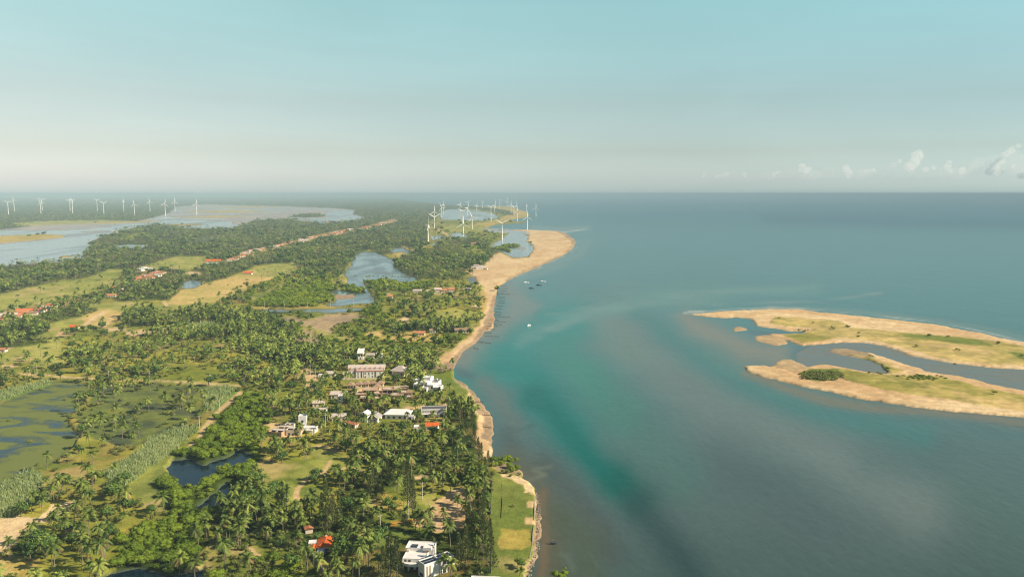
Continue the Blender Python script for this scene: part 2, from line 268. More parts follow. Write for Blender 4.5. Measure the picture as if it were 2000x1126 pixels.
paint(M, MUD, [(960,895),(970,900),(1000,895),(1018,920),(1020,936),(990,932),(968,926)])
paint(M, LAWN, [(960,933),(972,930),(1015,945),(1025,965),(1046,970),(1047,1030),(1044,1070),(1035,1100),(1010,1126),(1000,1400),(950,1400),(952,1126),(955,1020)])
paint(M, SAND, [(968,930),(1010,938),(1035,945),(1043,958),(1045,968),(1022,969),(1020,955),(1000,945)])
paint(M, DRY, [(975,1040),(1040,1040),(1038,1075),(1015,1085),(980,1080)])
paint(M, WET, [(1046,966),(1055,980),(1056,1036),(1054,1069),(1044,1104),(1034,1126),(1020,1200),(1008,1400),(1000,1400),(1012,1150),(1030,1110),(1040,1085),(1045,1060),(1047,1000)])
# tracks, painted on a second sheet that keeps straighter edges
PTH = np.zeros((MH, MW), np.uint8)
for pts, wd, val in [
    ([(30,733),(107,737),(160,742),(197,743),(293,746),(400,752),(478,757)], 4.5, DIRT),
    ([(470,770),(447,789),(426,810),(402,836)], 4.5, DIRT), ([(402,836),(390,858),(368,880)], 2.6, DIRT), ([(395,846),(406,830),(412,834)], 4.0, DIRT),
    ([(711,926),(690,921),(676,919),(647,923),(620,933),(597,943),(583,957),(578,972),(589,994)], 2.8, DIRT),
    ([(610,876),(640,875)], 3.0, DIRT), ([(647,906),(640,917),(632,925)], 2.6, DIRT),
    ([(477,1052),(497,1043),(517,1034)], 2.0, DIRT), ([(490,1074),(500,1085),(514,1095)], 2.0, DIRT),
    ([(838,444),(855,448),(868,455),(880,466)], 9, SAND), ([(785,481),(800,487),(818,494)], 7, SAND),
    ([(320,590),(324,596),(326,602)], 5, DIRT), ([(757,574),(768,583),(773,592)], 4, DIRT), ([(672,538),(700,537.5),(760,538),(805,539.5)], 3.0, SCRUB),
    ([(960,450),(1030,451)], 8, MUD), ([(0,690),(20,683),(22,681)], 5, DIRT), ([(165,637),(185,622),(205,610)], 7, SAND), ([(205,640),(220,620)], 4, DIRT)]:
    paint_line(PTH, val, pts, wd)
for c in [[(1034,965),(1044,965),(1044,970),(1034,970)], [(1030,984),(1046,984),(1046,996),(1029,996)], [(1026,1015),(1045,1015),(1045,1028),(1025,1028)]]:
    paint(PTH, DIRT, c)
def cover(x, y, warp=1.0):
    """land cover class at ground points"""
    x = np.asarray(x, float); y = np.asarray(y, float)
    wx = (fbm(x, y, 22, 3, 11)-.5)*9*warp + (fbm(x, y, 4.5, 2, 12)-.5)*2.4*warp
    wy = (fbm(x, y, 22, 3, 21)-.5)*12*warp + (fbm(x, y, 4.5, 2, 22)-.5)*3*warp
    u, v = to_px(x+wx, y+wy)
    c = np.clip(((u-U0)*RES).astype(int), 0, MW-1); r = np.clip(((v-V0)*RES).astype(int), 0, MH-1)
    k = M[r, c]
    u, v = to_px(x+wx*.12, y+wy*.1)
    c = np.clip(((u-U0)*RES).astype(int), 0, MW-1); r = np.clip(((v-V0)*RES).astype(int), 0, MH-1)
    p = PTH[r, c]
    return np.where((p > 0) & (k != SEA), p, k)
# ------------------------------------------------------------------ tagging and mesh helpers
def tag(o, label=None, cat=None, group=None, kind=None):
    if label: o['label'] = label
    if cat: o['category'] = cat
    if group: o['group'] = group
    if kind: o['kind'] = kind
    return o
def empty(name, loc, rz=0.0, label=None, cat=None, group=None):
    o = bpy.data.objects.new(name, None); COL.objects.link(o); o.location = loc; o.rotation_euler = (0, 0, rz); o.empty_display_size = 1
    return tag(o, label, cat, group)
def np_mesh(name, V, F, mats, matidx=None, attrs=None, smooth=False):
    """mesh from vertex array and face array (n, 3 or 4)"""
    me = bpy.data.meshes.new(name); V = np.asarray(V, np.float32); F = np.asarray(F, np.int32); n, k = F.shape
    me.vertices.add(len(V)); me.vertices.foreach_set('co', V.ravel())
    me.loops.add(n*k); me.loops.foreach_set('vertex_index', F.ravel())
    me.polygons.add(n); me.polygons.foreach_set('loop_start', np.arange(0, n*k, k, dtype=np.int32)); me.polygons.foreach_set('loop_total', np.full(n, k, np.int32))
    for m in mats: me.materials.append(m)
    if matidx is not None: me.polygons.foreach_set('material_index', np.asarray(matidx, np.int32))
    if smooth: me.polygons.foreach_set('use_smooth', np.ones(n, bool))
    for an, (typ, data) in (attrs or {}).items():
        a = me.attributes.new(an, typ, 'POINT')
        if typ == 'FLOAT': a.data.foreach_set('value', np.asarray(data, np.float32).ravel())
        else: a.data.foreach_set('color', np.asarray(data, np.float32).ravel())
    me.update(calc_edges=True); me.validate()
    return me
def link(name, me, parent=None, loc=None):
    o = bpy.data.objects.new(name, me); COL.objects.link(o)
    if parent is not None: o.parent = parent
    if loc is not None: o.location = loc
    return o
# ------------------------------------------------------------------ materials
def newmat(name):
    m = bpy.data.materials.new(name); m.use_nodes = True; n = m.node_tree; n.nodes.clear()
    o = n.nodes.new('ShaderNodeOutputMaterial'); return m, n, o
def nd(n, typ, **kw):
    x = n.nodes.new(typ)
    for k, v in kw.items():
        if k in x.inputs: x.inputs[k].default_value = v
        else: setattr(x, k, v)
    return x
def mul_noise(n, col_socket, scales, vec=None):
    """multiply a colour by several octaves of world noise"""
    cur = col_socket
    geo = n.nodes.new('ShaderNodeNewGeometry')
    for sc_, lo, hi in scales:
        t = nd(n, 'ShaderNodeTexNoise', Scale=sc_, Detail=3.0, Roughness=0.6); n.links.new(geo.outputs['Position'], t.inputs['Vector'])
        mr = nd(n, 'ShaderNodeMapRange'); mr.inputs['From Min'].default_value = 0.3; mr.inputs['From Max'].default_value = 0.7
        mr.inputs['To Min'].default_value = lo; mr.inputs['To Max'].default_value = hi; n.links.new(t.outputs[0], mr.inputs['Value'])
        mx = n.nodes.new('ShaderNodeVectorMath'); mx.operation = 'SCALE'; n.links.new(cur, mx.inputs[0]); n.links.new(mr.outputs[0], mx.inputs['Scale']); cur = mx.outputs[0]
    return cur, geo
def mat_ground():
    m, n, o = newmat('ground_cover'); b = nd(n, 'ShaderNodeBsdfPrincipled', Roughness=0.95); b.inputs['Specular IOR Level'].default_value = 0.1
    a = nd(n, 'ShaderNodeAttribute', attribute_name='col'); cur, geo = mul_noise(n, a.outputs['Color'], [(1.1, .80, 1.22), (0.16, .82, 1.18), (0.03, .9, 1.1)])
    bt = nd(n, 'ShaderNodeTexNoise', Scale=0.7, Detail=5.0); n.links.new(geo.outputs['Position'], bt.inputs['Vector'])
    bp = nd(n, 'ShaderNodeBump', Strength=0.35, Distance=0.6); n.links.new(bt.outputs[0], bp.inputs['Height']); n.links.new(bp.outputs[0], b.inputs['Normal'])
    n.links.new(cur, b.inputs['Base Color']); n.links.new(b.outputs[0], o.inputs[0]); return m
def mat_sea():
    m, n, o = newmat('sea_water'); b = nd(n, 'ShaderNodeBsdfPrincipled', Roughness=0.28, IOR=1.33); b.inputs['Specular IOR Level'].default_value = 0.15
    a = nd(n, 'ShaderNodeAttribute', attribute_name='col'); cur, geo = mul_noise(n, a.outputs['Color'], [(0.012, .96, 1.04), (.22, .93, 1.07)])
    n.links.new(cur, b.inputs['Base Color'])
    mp = nd(n, 'ShaderNodeMapping'); mp.inputs['Scale'].default_value = (1.0, 0.45, 1.0); mp.inputs['Rotation'].default_value = (0, 0, 0.35); n.links.new(geo.outputs['Position'], mp.inputs['Vector'])
    h = None
    for s, d in ((0.5, 0.05), (0.16, 0.12), (0.03, 0.3)):
        t = nd(n, 'ShaderNodeTexNoise', Scale=s, Detail=4.0); n.links.new(mp.outputs[0], t.inputs['Vector'])
        bp = nd(n, 'ShaderNodeBump', Strength=0.7, Distance=d*2.2); n.links.new(t.outputs[0], bp.inputs['Height'])
        if h: n.links.new(h, bp.inputs['Normal'])
        h = bp.outputs[0]
    n.links.new(h, b.inputs['Normal']); n.links.new(b.outputs[0], o.inputs[0]); return m
def mat_pond(name, c1, c2, s, stretch, rough=0.12, lo=.45, hi=.6, spec=.5):
    """still water with weed or silt patches"""
    m, n, o = newmat(name); b = nd(n, 'ShaderNodeBsdfPrincipled', Roughness=rough, IOR=1.33); b.inputs['Specular IOR Level'].default_value = spec
    geo = nd(n, 'ShaderNodeNewGeometry'); mp = nd(n, 'ShaderNodeMapping'); mp.inputs['Scale'].default_value = stretch; mp.inputs['Rotation'].default_value = (0, 0, -0.2)
    n.links.new(geo.outputs['Position'], mp.inputs['Vector'])
    t = nd(n, 'ShaderNodeTexNoise', Scale=s, Detail=7.0, Roughness=0.62, Distortion=0.6); n.links.new(mp.outputs[0], t.inputs['Vector'])
    r = nd(n, 'ShaderNodeMapRange'); r.inputs['From Min'].default_value = lo; r.inputs['From Max'].default_value = hi; n.links.new(t.outputs[0], r.inputs['Value'])
    mx = nd(n, 'ShaderNodeMix', data_type='RGBA'); n.links.new(r.outputs[0], mx.inputs['Factor'])
    mx.inputs['A'].default_value = tuple(lin(c1)*.72)+(1,); mx.inputs['B'].default_value = tuple(lin(c2)*.72)+(1,)
    n.links.new(mx.outputs['Result'], b.inputs['Base Color'])
    ro = nd(n, 'ShaderNodeMapRange'); ro.inputs['To Min'].default_value = rough; ro.inputs['To Max'].default_value = min(1, rough+.55); n.links.new(r.outputs[0], ro.inputs['Value']); n.links.new(ro.outputs[0], b.inputs['Roughness'])
    t2 = nd(n, 'ShaderNodeTexNoise', Scale=0.8, Detail=3.0); n.links.new(geo.outputs['Position'], t2.inputs['Vector'])
    bp = nd(n, 'ShaderNodeBump', Strength=0.15, Distance=0.03); n.links.new(t2.outputs[0], bp.inputs['Height']); n.links.new(bp.outputs[0], b.inputs['Normal'])
    n.links.new(b.outputs[0], o.inputs[0]); return m
def mat_leaf(name, dark, mid, light, trans=0.3):
    m, n, o = newmat(name)
    a = nd(n, 'ShaderNodeAttribute', attribute_name='tone'); oi = nd(n, 'ShaderNodeObjectInfo')
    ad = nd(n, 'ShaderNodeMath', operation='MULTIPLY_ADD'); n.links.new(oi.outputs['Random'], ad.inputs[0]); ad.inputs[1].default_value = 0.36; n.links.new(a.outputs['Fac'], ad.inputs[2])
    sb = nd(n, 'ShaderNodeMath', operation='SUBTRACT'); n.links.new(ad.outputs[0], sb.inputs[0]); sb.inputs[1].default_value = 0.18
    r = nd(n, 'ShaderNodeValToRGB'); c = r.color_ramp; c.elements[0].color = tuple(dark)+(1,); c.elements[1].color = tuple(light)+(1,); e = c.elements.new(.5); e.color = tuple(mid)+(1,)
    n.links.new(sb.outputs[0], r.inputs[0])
    b = nd(n, 'ShaderNodeBsdfPrincipled', Roughness=0.6); b.inputs['Specular IOR Level'].default_value = 0.25; n.links.new(r.outputs[0], b.inputs['Base Color'])
    tr = nd(n, 'ShaderNodeBsdfTranslucent'); n.links.new(r.outputs[0], tr.inputs['Color'])
    mx = nd(n, 'ShaderNodeMixShader'); mx.inputs[0].default_value = trans; n.links.new(b.outputs[0], mx.inputs[1]); n.links.new(tr.outputs[0], mx.inputs[2]); n.links.new(mx.outputs[0], o.inputs[0]); return m
def mat_plain(name, c, rough=.8, noise=((1.2, .88, 1.1), (.25, .92, 1.06)), spec=.2, metal=0.0):
    m, n, o = newmat(name); b = nd(n, 'ShaderNodeBsdfPrincipled', Roughness=rough, Metallic=metal); b.inputs['Specular IOR Level'].default_value = spec
    rgb = nd(n, 'ShaderNodeRGB'); rgb.outputs[0].default_value = tuple(c)+(1,); cur, g = mul_noise(n, rgb.outputs[0], list(noise)); n.links.new(cur, b.inputs['Base Color']); n.links.new(b.outputs[0], o.inputs[0]); return m
def mat_tiles(name, c, sc_=3.0):
    m, n, o = newmat(name); b = nd(n, 'ShaderNodeBsdfPrincipled', Roughness=.8); rgb = nd(n, 'ShaderNodeRGB'); rgb.outputs[0].default_value = tuple(c)+(1,)
    cur, g = mul_noise(n, rgb.outputs[0], [(2.5, .75, 1.2), (.4, .85, 1.12)]); n.links.new(cur, b.inputs['Base Color'])
    wv = nd(n, 'ShaderNodeTexWave', Scale=sc_, Distortion=.3); tcn = nd(n, 'ShaderNodeTexCoord'); n.links.new(tcn.outputs['Object'], wv.inputs['Vector'])
    bp = nd(n, 'ShaderNodeBump', Strength=.6, Distance=.08); n.links.new(wv.outputs[0], bp.inputs['Height']); n.links.new(bp.outputs[0], b.inputs['Normal']); n.links.new(b.outputs[0], o.inputs[0]); return m
MT = dict(
    ground=mat_ground(), sea=mat_sea(),
    lagoon=mat_pond('lagoon_water', (108,132,138), (128,142,142), .02, (1, .35, 1), .10, .4, .75),
    saltlagoon=mat_pond('salt_lagoon_water', (140,156,160), (166,166,160), .006, (1, .12, 1), .16, .5, .72),
    dark=mat_pond('dark_pond_water', (12,38,52), (20,46,52), .05, (1, 1, 1), .06, .5, .9, .35),
    marsh=mat_pond('marsh_water_with_weed', (46,68,76), (122,130,66), .05, (.55, 1, 1), .2, .40, .50, .25),
    channel=mat_pond('tidal_channel_water', (112,124,122), (138,138,124), .02, (1, 1.4, 1), .35, .5, .8, .15),
    palm=mat_leaf('palm_frond', (.024,.052,.011), (.145,.205,.038), (.36,.41,.085), .36),
    drypalm=mat_leaf('dry_frond', (.10,.06,.025), (.20,.13,.05), (.30,.20,.08), .2),
    leaf=mat_leaf('broad_leaf', (.014,.042,.010), (.090,.165,.030), (.26,.33,.055), .34),
    mang=mat_leaf('mangrove_leaf', (.055,.11,.010), (.195,.275,.018), (.35,.41,.034), .4),
    casu=mat_leaf('casuarina_needle', (.030,.052,.018), (.125,.160,.048), (.27,.29,.09), .3),
    shrub=mat_leaf('shrub_leaf', (.045,.075,.016), (.150,.175,.038), (.30,.29,.075), .25),
    reed=mat_leaf('reed_blade', (.12,.18,.065), (.24,.31,.12), (.42,.46,.20), .3),
    bark=mat_plain('palm_bark', (.20,.165,.12)), wood=mat_plain('tree_bark', (.16,.125,.09)),
    white=mat_plain('white_render', (.74,.71,.66), .7, ((.9,.86,1.04),(.15,.92,1.03))), cream=mat_plain('cream_render', (.60,.50,.38)), pink=mat_plain('pinkish_render', (.62,.48,.42)),
    tan=mat_plain('raw_block_wall', (.42,.28,.18)), grey=mat_plain('grey_roof_sheet', (.34,.31,.29)), pinkroof=mat_plain('weathered_fibre_roof', (.50,.42,.36)), brownroof=mat_plain('brown_thatch', (.30,.20,.13)),
    red=mat_plain('red_trim', (.42,.10,.07)), concrete=mat_plain('concrete', (.52,.48,.42)), darkgrey=mat_plain('dark_sheet', (.10,.10,.11)),
    orange=mat_tiles('orange_clay_tiles', (.68,.13,.014)), redtile=mat_tiles('red_clay_tiles', (.52,.20,.09)), panel=mat_plain('solar_panel_glass', (.012,.02,.035), .12, ((3,.9,1.1),), .6),
    glass=mat_plain('window_glass', (.03,.04,.045), .15, ((3,.9,1.1),), .6), turbine=mat_plain('turbine_paint', (.86,.83,.78), .5, ((.2,.98,1.02),)),
    stake=mat_plain('weathered_stakes', (.09,.07,.055)), stone=mat_plain('rubble_stone', (.33,.27,.21), .9, ((1.5,.6,1.3),)), hull=mat_plain('white_hull', (.75,.74,.72), .4), darkhull=mat_plain('dark_hull', (.06,.07,.09), .4),
    poolw=mat_plain('pool_water', (.02,.10,.12), .08, ((3,.9,1.1),), .6), foam=mat_plain('foam', (.5,.52,.5)),
)
# ------------------------------------------------------------------ ground colours (surface colours before light; FOREST is darkened to include canopy shade)
G = {SEA: ((120,118,98), (120,118,98)), FOREST: ((46,62,30), (84,96,42)), MEADOW: ((146,150,78), (170,166,96)), TAN: ((176,164,100), (206,178,122)), SAND: ((202,170,130), (222,197,157)),
     WET: ((156,136,112), (184,158,128)), SCRUB: ((112,122,56), (142,142,70)), REED: ((104,128,64), (128,146,78)), DIRT: ((200,174,130), (216,188,146)), POND: ((84,92,80), (92,98,84)), MARSH: ((84,92,64), (96,104,70)),
     SALT: ((150,152,152), (178,168,158)), MUD: ((184,160,126), (156,138,114)), LAWN: ((112,124,62), (136,140,76)), GROVE: ((116,126,56), (162,154,76)), ORANGE: ((176,140,78), (186,146,80)), MANG: ((52,66,28), (66,80,32)),
     VILL: ((172,148,108), (142,132,80)), ISGR: ((156,148,84), (206,182,124)), DRY: ((166,152,84), (192,168,104)), WETGROVE: ((132,134,66), (104,114,66)), CASU: ((80,84,40), (100,104,52)), PALM: ((122,128,56), (164,156,78))}
GA = np.array([lin(G[k][0]) for k in range(21)] + [lin(G[CASU][0]), lin(G[PALM][0])])*.71
GB = np.array([lin(G[k][1]) for k in range(21)] + [lin(G[CASU][1]), lin(G[PALM][1])])*.71
def satur(c, k):
    l = c.mean(-1, keepdims=True); return np.clip(l+(c-l)*k, .004, 1)
GA = satur(GA, 1.14)*1.10; GB = satur(GB, 1.14)*1.10
def blur(a, n, axis=(0, 1)):
    for _ in range(n):
        for ax in axis: a = (np.roll(a, 1, ax) + 2*a + np.roll(a, -1, ax))/4
    return a
def height_at(k, x, y):
    """target elevation of a cover class"""
    H = np.full(k.shape, 1.5)
    H[k == SEA] = -1.3; H[k == POND] = -0.55; H[k == MARSH] = -0.35; H[k == WET] = 0.35; H[k == SAND] = 1.15; H[k == MUD] = 0.45; H[k == SALT] = 0.42; H[k == WETGROVE] = .75
    return H
def grid_object(name, us, vs, label_kind, mat, landsea=False):
    U, V = np.meshgrid(us, vs); X, Y = ground(U, V)
    k = cover(X, Y)
    n1 = fbm(X, Y, 60, 4, 3)[..., None]; n2 = fbm(X, Y, 9, 3, 5)[..., None]
    t = np.clip((n1-.5)*2.6+.5 + (n2-.5)*1.4, 0, 1)
    C = GA[k]*(1-t) + GB[k]*t
    C = C*(0.86+0.28*fbm(X, Y, 3.0, 3, 9)[..., None])
    # bare sandy and rusty patches in the grass
    q = sstep(.46, .58, fbm(X, Y, 13, 4, 47))*np.isin(k, [MEADOW, LAWN, GROVE, PALM, SCRUB, ISGR])
    C = C*(1-.35*q[..., None]) + (lin((92,112,48))*.72)*(.35*q[..., None])
    gr = np.isin(k, [MEADOW, SCRUB, GROVE, PALM, ISGR, DRY, LAWN])
    q = sstep(.60, .72, fbm(X, Y, 34, 4, 31))*gr
    C = C*(1-.55*q[..., None]) + (lin((206,176,122))*.78)*(.55*q[..., None])
    q = sstep(.62, .70, fbm(X, Y, 26, 4, 41))*np.isin(k, [SCRUB, GROVE, PALM, FOREST])
    C = C*(1-.5*q[..., None]) + (lin((160,134,78))*.78)*(.5*q[..., None])
    q = sstep(.50, .60, fbm(X, Y*1.6, 24, 4, 43))*np.isin(k, [WETGROVE])
    C = C*(1-.6*q[..., None]) + lin((70,88,88))*.6*(.42*q[..., None])
    C = blur(C, 1)
    H = blur(height_at(k, X, Y), 3)
    H = H + (k != SEA)*(fbm(X, Y, 30, 4, 55)-.5)*np.where(k == SAND, .35, 1.1)*np.clip((H+.2), 0, 1) + (fbm(X, Y, 7, 3, 56)-.5)*.35*np.clip(H, 0, 1)
    H = np.where(k == SALT, .17+(fbm(X*.6, Y*1.5, 220, 5, 77)-.5)*1.3, H)
    nr, nc = U.shape; idx = np.arange(nr*nc).reshape(nr, nc)
    F = np.stack([idx[1:, :-1], idx[1:, 1:], idx[:-1, 1:], idx[:-1, :-1]], -1).reshape(-1, 4)
    if landsea:      # keep only what is near land
        near = H > -1.25; near = blur(near.astype(float), 6) > 0.001
        keep = (near[1:, :-1] | near[1:, 1:] | near[:-1, 1:] | near[:-1, :-1]).ravel(); F = F[keep]
    cols = np.concatenate([C, np.ones(C.shape[:2]+(1,))], -1).reshape(-1, 4)
    me = np_mesh(name, np.stack([X, Y, H], -1).reshape(-1, 3), F, [mat], attrs={'col': ('FLOAT_COLOR', cols)}, smooth=True)
    o = link(name, me); tag(o, kind=label_kind); return o
vs_land = np.concatenate([np.arange(381.4, 480, .8), np.arange(480, 1400, 1.7)])
grid_object('ground', np.arange(-410, 1140, 1.9), vs_land, 'structure', MT['ground'], True)
grid_object('sand_island', np.arange(1322, 2440, 2.0), np.arange(594, 930, 1.1), 'structure', MT['ground'], True)
# ------------------------------------------------------------------ sea
def seg_dist(U, V, pts):
    d = np.full(U.shape, 1e9)
    for (x1, y1), (x2, y2) in zip(pts[:-1], pts[1:]):
        dx, dy = x2-x1, y2-y1; t = np.clip(((U-x1)*dx+(V-y1)*dy)/(dx*dx+dy*dy+1e-9), 0, 1); d = np.minimum(d, np.hypot(U-x1-t*dx, V-y1-t*dy))
    return d
def sea():
    us = np.arange(690, 2460, 3.2); vs = np.concatenate([np.arange(381.4, 480, 1.0), np.arange(480, 1405, 2.6)])
    U, V = np.meshgrid(us, vs); X, Y = ground(U, V)
    wu = (fbm(X, Y, 110, 5, 61)-.5)*46; wv = (fbm(X, Y, 110, 5, 62)-.5)*26
    wu *= np.clip((V-375)/250, .08, 1); wv *= np.clip((V-375)/250, .05, 1)
    Uw, Vw = U+wu, V+wv
    stops = [(376,(24,98,118)), (395,(24,98,118)), (420,(40,110,126)), (460,(88,138,142)), (520,(90,140,144)), (600,(80,134,136)), (720,(76,126,126)), (860,(88,118,117)), (1000,(88,110,108)), (1130,(78,102,98)), (1420,(66,88,84))]
    sv = np.array([s[0] for s in stops]); scol = np.array([lin(s[1]) for s in stops])
    C = np.stack([np.interp(Vw, sv, scol[:, i]) for i in range(3)], -1)
    def blob(pts, r, c, s=1.0, p=1.0):
        nonlocal C
        g = (np.exp(-(seg_dist(Uw, Vw, pts)/r)**2)**p*s)[..., None]; C = C*(1-g) + lin(c)*g
    blob([(1500,425),(1800,432),(2400,440)], 14, (20,90,112), .8)
    blob([(1900,402),(2400,405)], 10, (60,106,124), .5)
    blob([(1100,585),(1250,560),(1400,540)], 30, (92,138,138), .55)
    blob([(1210,640),(1290,720),(1400,800),(1560,860),(1700,930),(1800,990)], 66, (116,132,128), .88)
    blob([(1180,650),(1230,700)], 34, (112,138,128), .7)
    blob([(1400,900),(1520,960),(1640,1060)], 60, (82,102,102), .6)
    blob([(1700,890),(1820,900)], 40, (78,108,106), .5)
    blob([(1900,960),(2000,1020),(2300,1100)], 60, (84,114,106), .6)
    blob([(1100,640),(1100,700),(1160,760),(1210,810)], 44, (66,140,126), .9)
    blob([(1210,810),(1260,870),(1310,930)], 52, (78,122,112), .6)
    blob([(1120,620),(1220,592),(1330,580),(1420,572)], 22, (96,144,138), .55)
    blob([(1255,610),(1290,650),(1370,700),(1460,750),(1600,800),(1800,850)], 26, (68,128,124), .75)
    blob([(1345,660),(1400,700),(1450,730)], 14, (92,134,126), .5)
    blob([(905,715),(950,715),(1000,690),(1050,655),(1110,625)], 36, (36,138,132), .95)
    blob([(920,735),(975,725),(1020,730),(1060,780),(1110,840)], 42, (20,134,126), .95)
    blob([(1040,775),(1075,800),(1115,860),(1150,900),(1195,935)], 32, (0,112,102), 1.0)
    blob([(1195,935),(1240,975)], 34, (4,98,86), .9)
    blob([(1245,985),(1300,1050),(1350,1110),(1400,1200)], 38, (46,76,76), .75)
    blob([(1030,668),(1065,645),(1110,622),(1190,598),(1314,580),(1446,570),(1600,560)], 13, (112,154,148), .55)
    # silty shallows along the shore
    blob([(985,560),(1015,585),(1010,615),(985,640),(950,665),(915,695),(900,712)], 21, (126,138,130), .95)
    blob([(1000,590),(1040,606)], 16, (124,138,132), .85)
    blob([(893,728),(912,738)], 10, (76,104,110), .8)
    blob([(935,748),(965,772),(990,800),(1000,830)], 20, (104,120,114), .85)
    blob([(985,850),(1000,880)], 22, (84,100,98), .8)
    blob([(1000,905),(1040,925),(1068,985),(1080,1060),(1075,1130),(1060,1300)], 34, (98,100,78), .92)
    blob([(1060,900),(1110,950),(1160,1010),(1200,1080)], 26, (80,92,88), .7)
    blob([(1055,955),(1062,1030),(1060,1100),(1045,1140)], 9, (128,108,80), .8)
    blob([(1100,1010),(1140,1060),(1150,1126),(1200,1300)], 38, (86,98,76), .75)
    blob([(985,905),(1020,925)], 20, (104,106,86), .8)
    blob([(1145,478),(1130,497),(1095,515),(1060,530),(1010,552)], 8, (126,152,148), .7)
    blob([(1040,445),(1090,448),(1150,446)], 5, (140,160,158), .6)
    # shallows around the island
    blob([(1350,630),(1400,655),(1450,685),(1520,695)], 26, (140,138,122), .9)
    blob([(1470,645),(1540,652)], 8, (84,110,118), .8)
    blob([(1560,690),(1620,695),(1680,715),(1700,722)], 14, (92,112,118), .9)
    blob([(1600,682),(1700,680),(1780,702),(1860,722),(2000,745),(2400,850)], 12, (100,120,124), .95)
    blob([(1454,728),(1524,752),(1632,780),(1755,800),(1912,818),(2100,850),(2400,890)], 9, (134,124,98), .75)
    blob([(955,575),(962,605),(950,640),(925,672),(893,700)], 9, (146,136,112), .7)
    blob([(1500,600),(1632,606),(1825,626),(2000,660),(2300,740)], 5, (126,148,138), .5)
    # foam and silt threads
    def thread(pts, r, c, s):
        nonlocal C
        g = np.exp(-(seg_dist(U+wu*.35, V+wv*.35, pts)/r)**2)*s*np.clip(2.6*fbm(X, Y, 34, 5, 71)-.55, 0, 1.5); g = np.clip(g, 0, 1)[..., None]; C = C*(1-g) + lin(c)*g
    thread([(1050,662),(1070,648),(1125,625),(1190,598),(1314,578),(1446,568),(1570,562)], 6, (120,154,148), .42)
    thread([(1058,654),(1065,646),(1080,636),(1100,632)], 3, (130,165,158), .6)
    thread([(1070,613),(1110,609),(1150,597),(1180,588)], 2.5, (120,150,144), .45)
    thread([(1060,655),(1150,610),(1280,592),(1400,584)], 9, (120,156,150), .4)
    thread([(1395,594),(1500,590),(1600,588),(1670,578),(1720,572)], 3, (134,160,154), .5)
    thread([(1095,454),(1120,451),(1145,447)], 1.2, (205,210,200), .9)
    thread([(1128,470),(1130,480),(1112,495),(1066,518),(1010,541)], 1.3, (196,196,180), .6)
    thread([(1350,543),(1380,548),(1415,550)], 1.0, (86,118,122), .8)
    thread([(1337,611),(1440,603),(1510,601),(1632,609),(1737,620),(1825,630),(1947,655),(2100,688)], 1.6, (196,200,186), .8)
    thread([(1337,611),(1350,606),(1380,607)], 1.0, (200,205,195), .7)
    thread([(1030,935),(1065,925),(1040,915),(1075,908)], 4, (128,134,112), .6)
    thread([(1095,1080),(1110,1090),(1120,1112)], 5, (112,126,106), .7)
    thread([(1150,1075),(1165,1100),(1160,1130)], 4, (104,122,106), .5)
    for pts in ([(985,815),(1010,820),(1028,815)], [(988,835),(1015,838),(1040,830)], [(982,800),(1005,798)], [(990,855),(1012,860)]):
        thread(pts, 4, (58,98,98), .8)
    for pts in ([(960,575),(985,573)], [(1890,826),(1960,828)], [(1960,832),(2060,840)], [(1830,800),(1900,812)]):
        thread(pts, 1.6, (62,86,92), .7)
    C *= (.97+.06*fbm(X*.4, Y, 40, 4, 81))[..., None]
    C = C*SEA_ALB
    k = blur((cover(X, Y, .2) == SEA).astype(float), 5) > 0.001
    nr, nc = U.shape; idx = np.arange(nr*nc).reshape(nr, nc)
    F = np.stack([idx[1:, :-1], idx[1:, 1:], idx[:-1, 1:], idx[:-1, :-1]], -1).reshape(-1, 4)
    keep = (k[1:, :-1] | k[1:, 1:] | k[:-1, 1:] | k[:-1, :-1]).ravel(); F = F[keep]
    cols = np.concatenate([C, np.ones(C.shape[:2]+(1,))], -1).reshape(-1, 4)
    o = link('sea', np_mesh('sea', np.stack([X, Y, np.zeros_like(X)], -1).reshape(-1, 3), F, [MT['sea']], attrs={'col': ('FLOAT_COLOR', cols)}, smooth=True)); tag(o, kind='structure')
SEA_ALB = 0.60
sea()
# ------------------------------------------------------------------ ponds and lagoons (flat sheets; their edge is where the ground rises through them)
def sheet(name, pts, mat, z=0.06, grow=5):
    q = [P(*p) for p in pts]; n = len(q); A = sum(q[i][0]*q[(i+1) % n][1]-q[(i+1) % n][0]*q[i][1] for i in range(n)); s = 1 if A > 0 else -1; out_ = []
    for i in range(n):
        (x0, y0), (x1, y1), (x2, y2) = q[i-1], q[i], q[(i+1) % n]
        a = math.hypot(x1-x0, y1-y0) or 1; b = math.hypot(x2-x1, y2-y1) or 1
        nx = s*((y1-y0)/a + (y2-y1)/b)/2; ny = -s*((x1-x0)/a + (x2-x1)/b)/2
        g = grow*max(1.0, y1/600); out_.append((x1+nx*g, y1+ny*g, z))
    me = bpy.data.meshes.new(name); me.from_pydata(out_, [], [list(range(n)) if s > 0 else list(range(n))[::-1]]); me.materials.append(mat); me.update()
    return tag(link(name, me), kind='structure')
sheet('marsh_water', [(-440,800),(0,788),(40,770),(101,744),(192,752),(173,765),(165,786),(149,805),(160,853),(128,888),(115,903),(53,925),(0,943),(-440,1000)], MT['marsh'], .06, 8)
sheet('mangrove_creek', [(325,917),(345,896),(372,893),(440,890),(474,880),(500,893),(480,908),(450,918),(424,932),(391,952),(372,950),(350,932)], MT['dark'])
sheet('mangrove_pool', [(450,943),(462,955),(447,970),(408,993),(380,984),(416,964)], MT['dark'])
sheet('mangrove_pond', [(180,1115),(262,1100),(400,1095),(410,1160),(300,1220),(170,1200)], MT['dark'])
sheet('mangrove_ditch', [(312,955),(330,972),(332,995),(316,985)], MT['dark'], .06, 2)
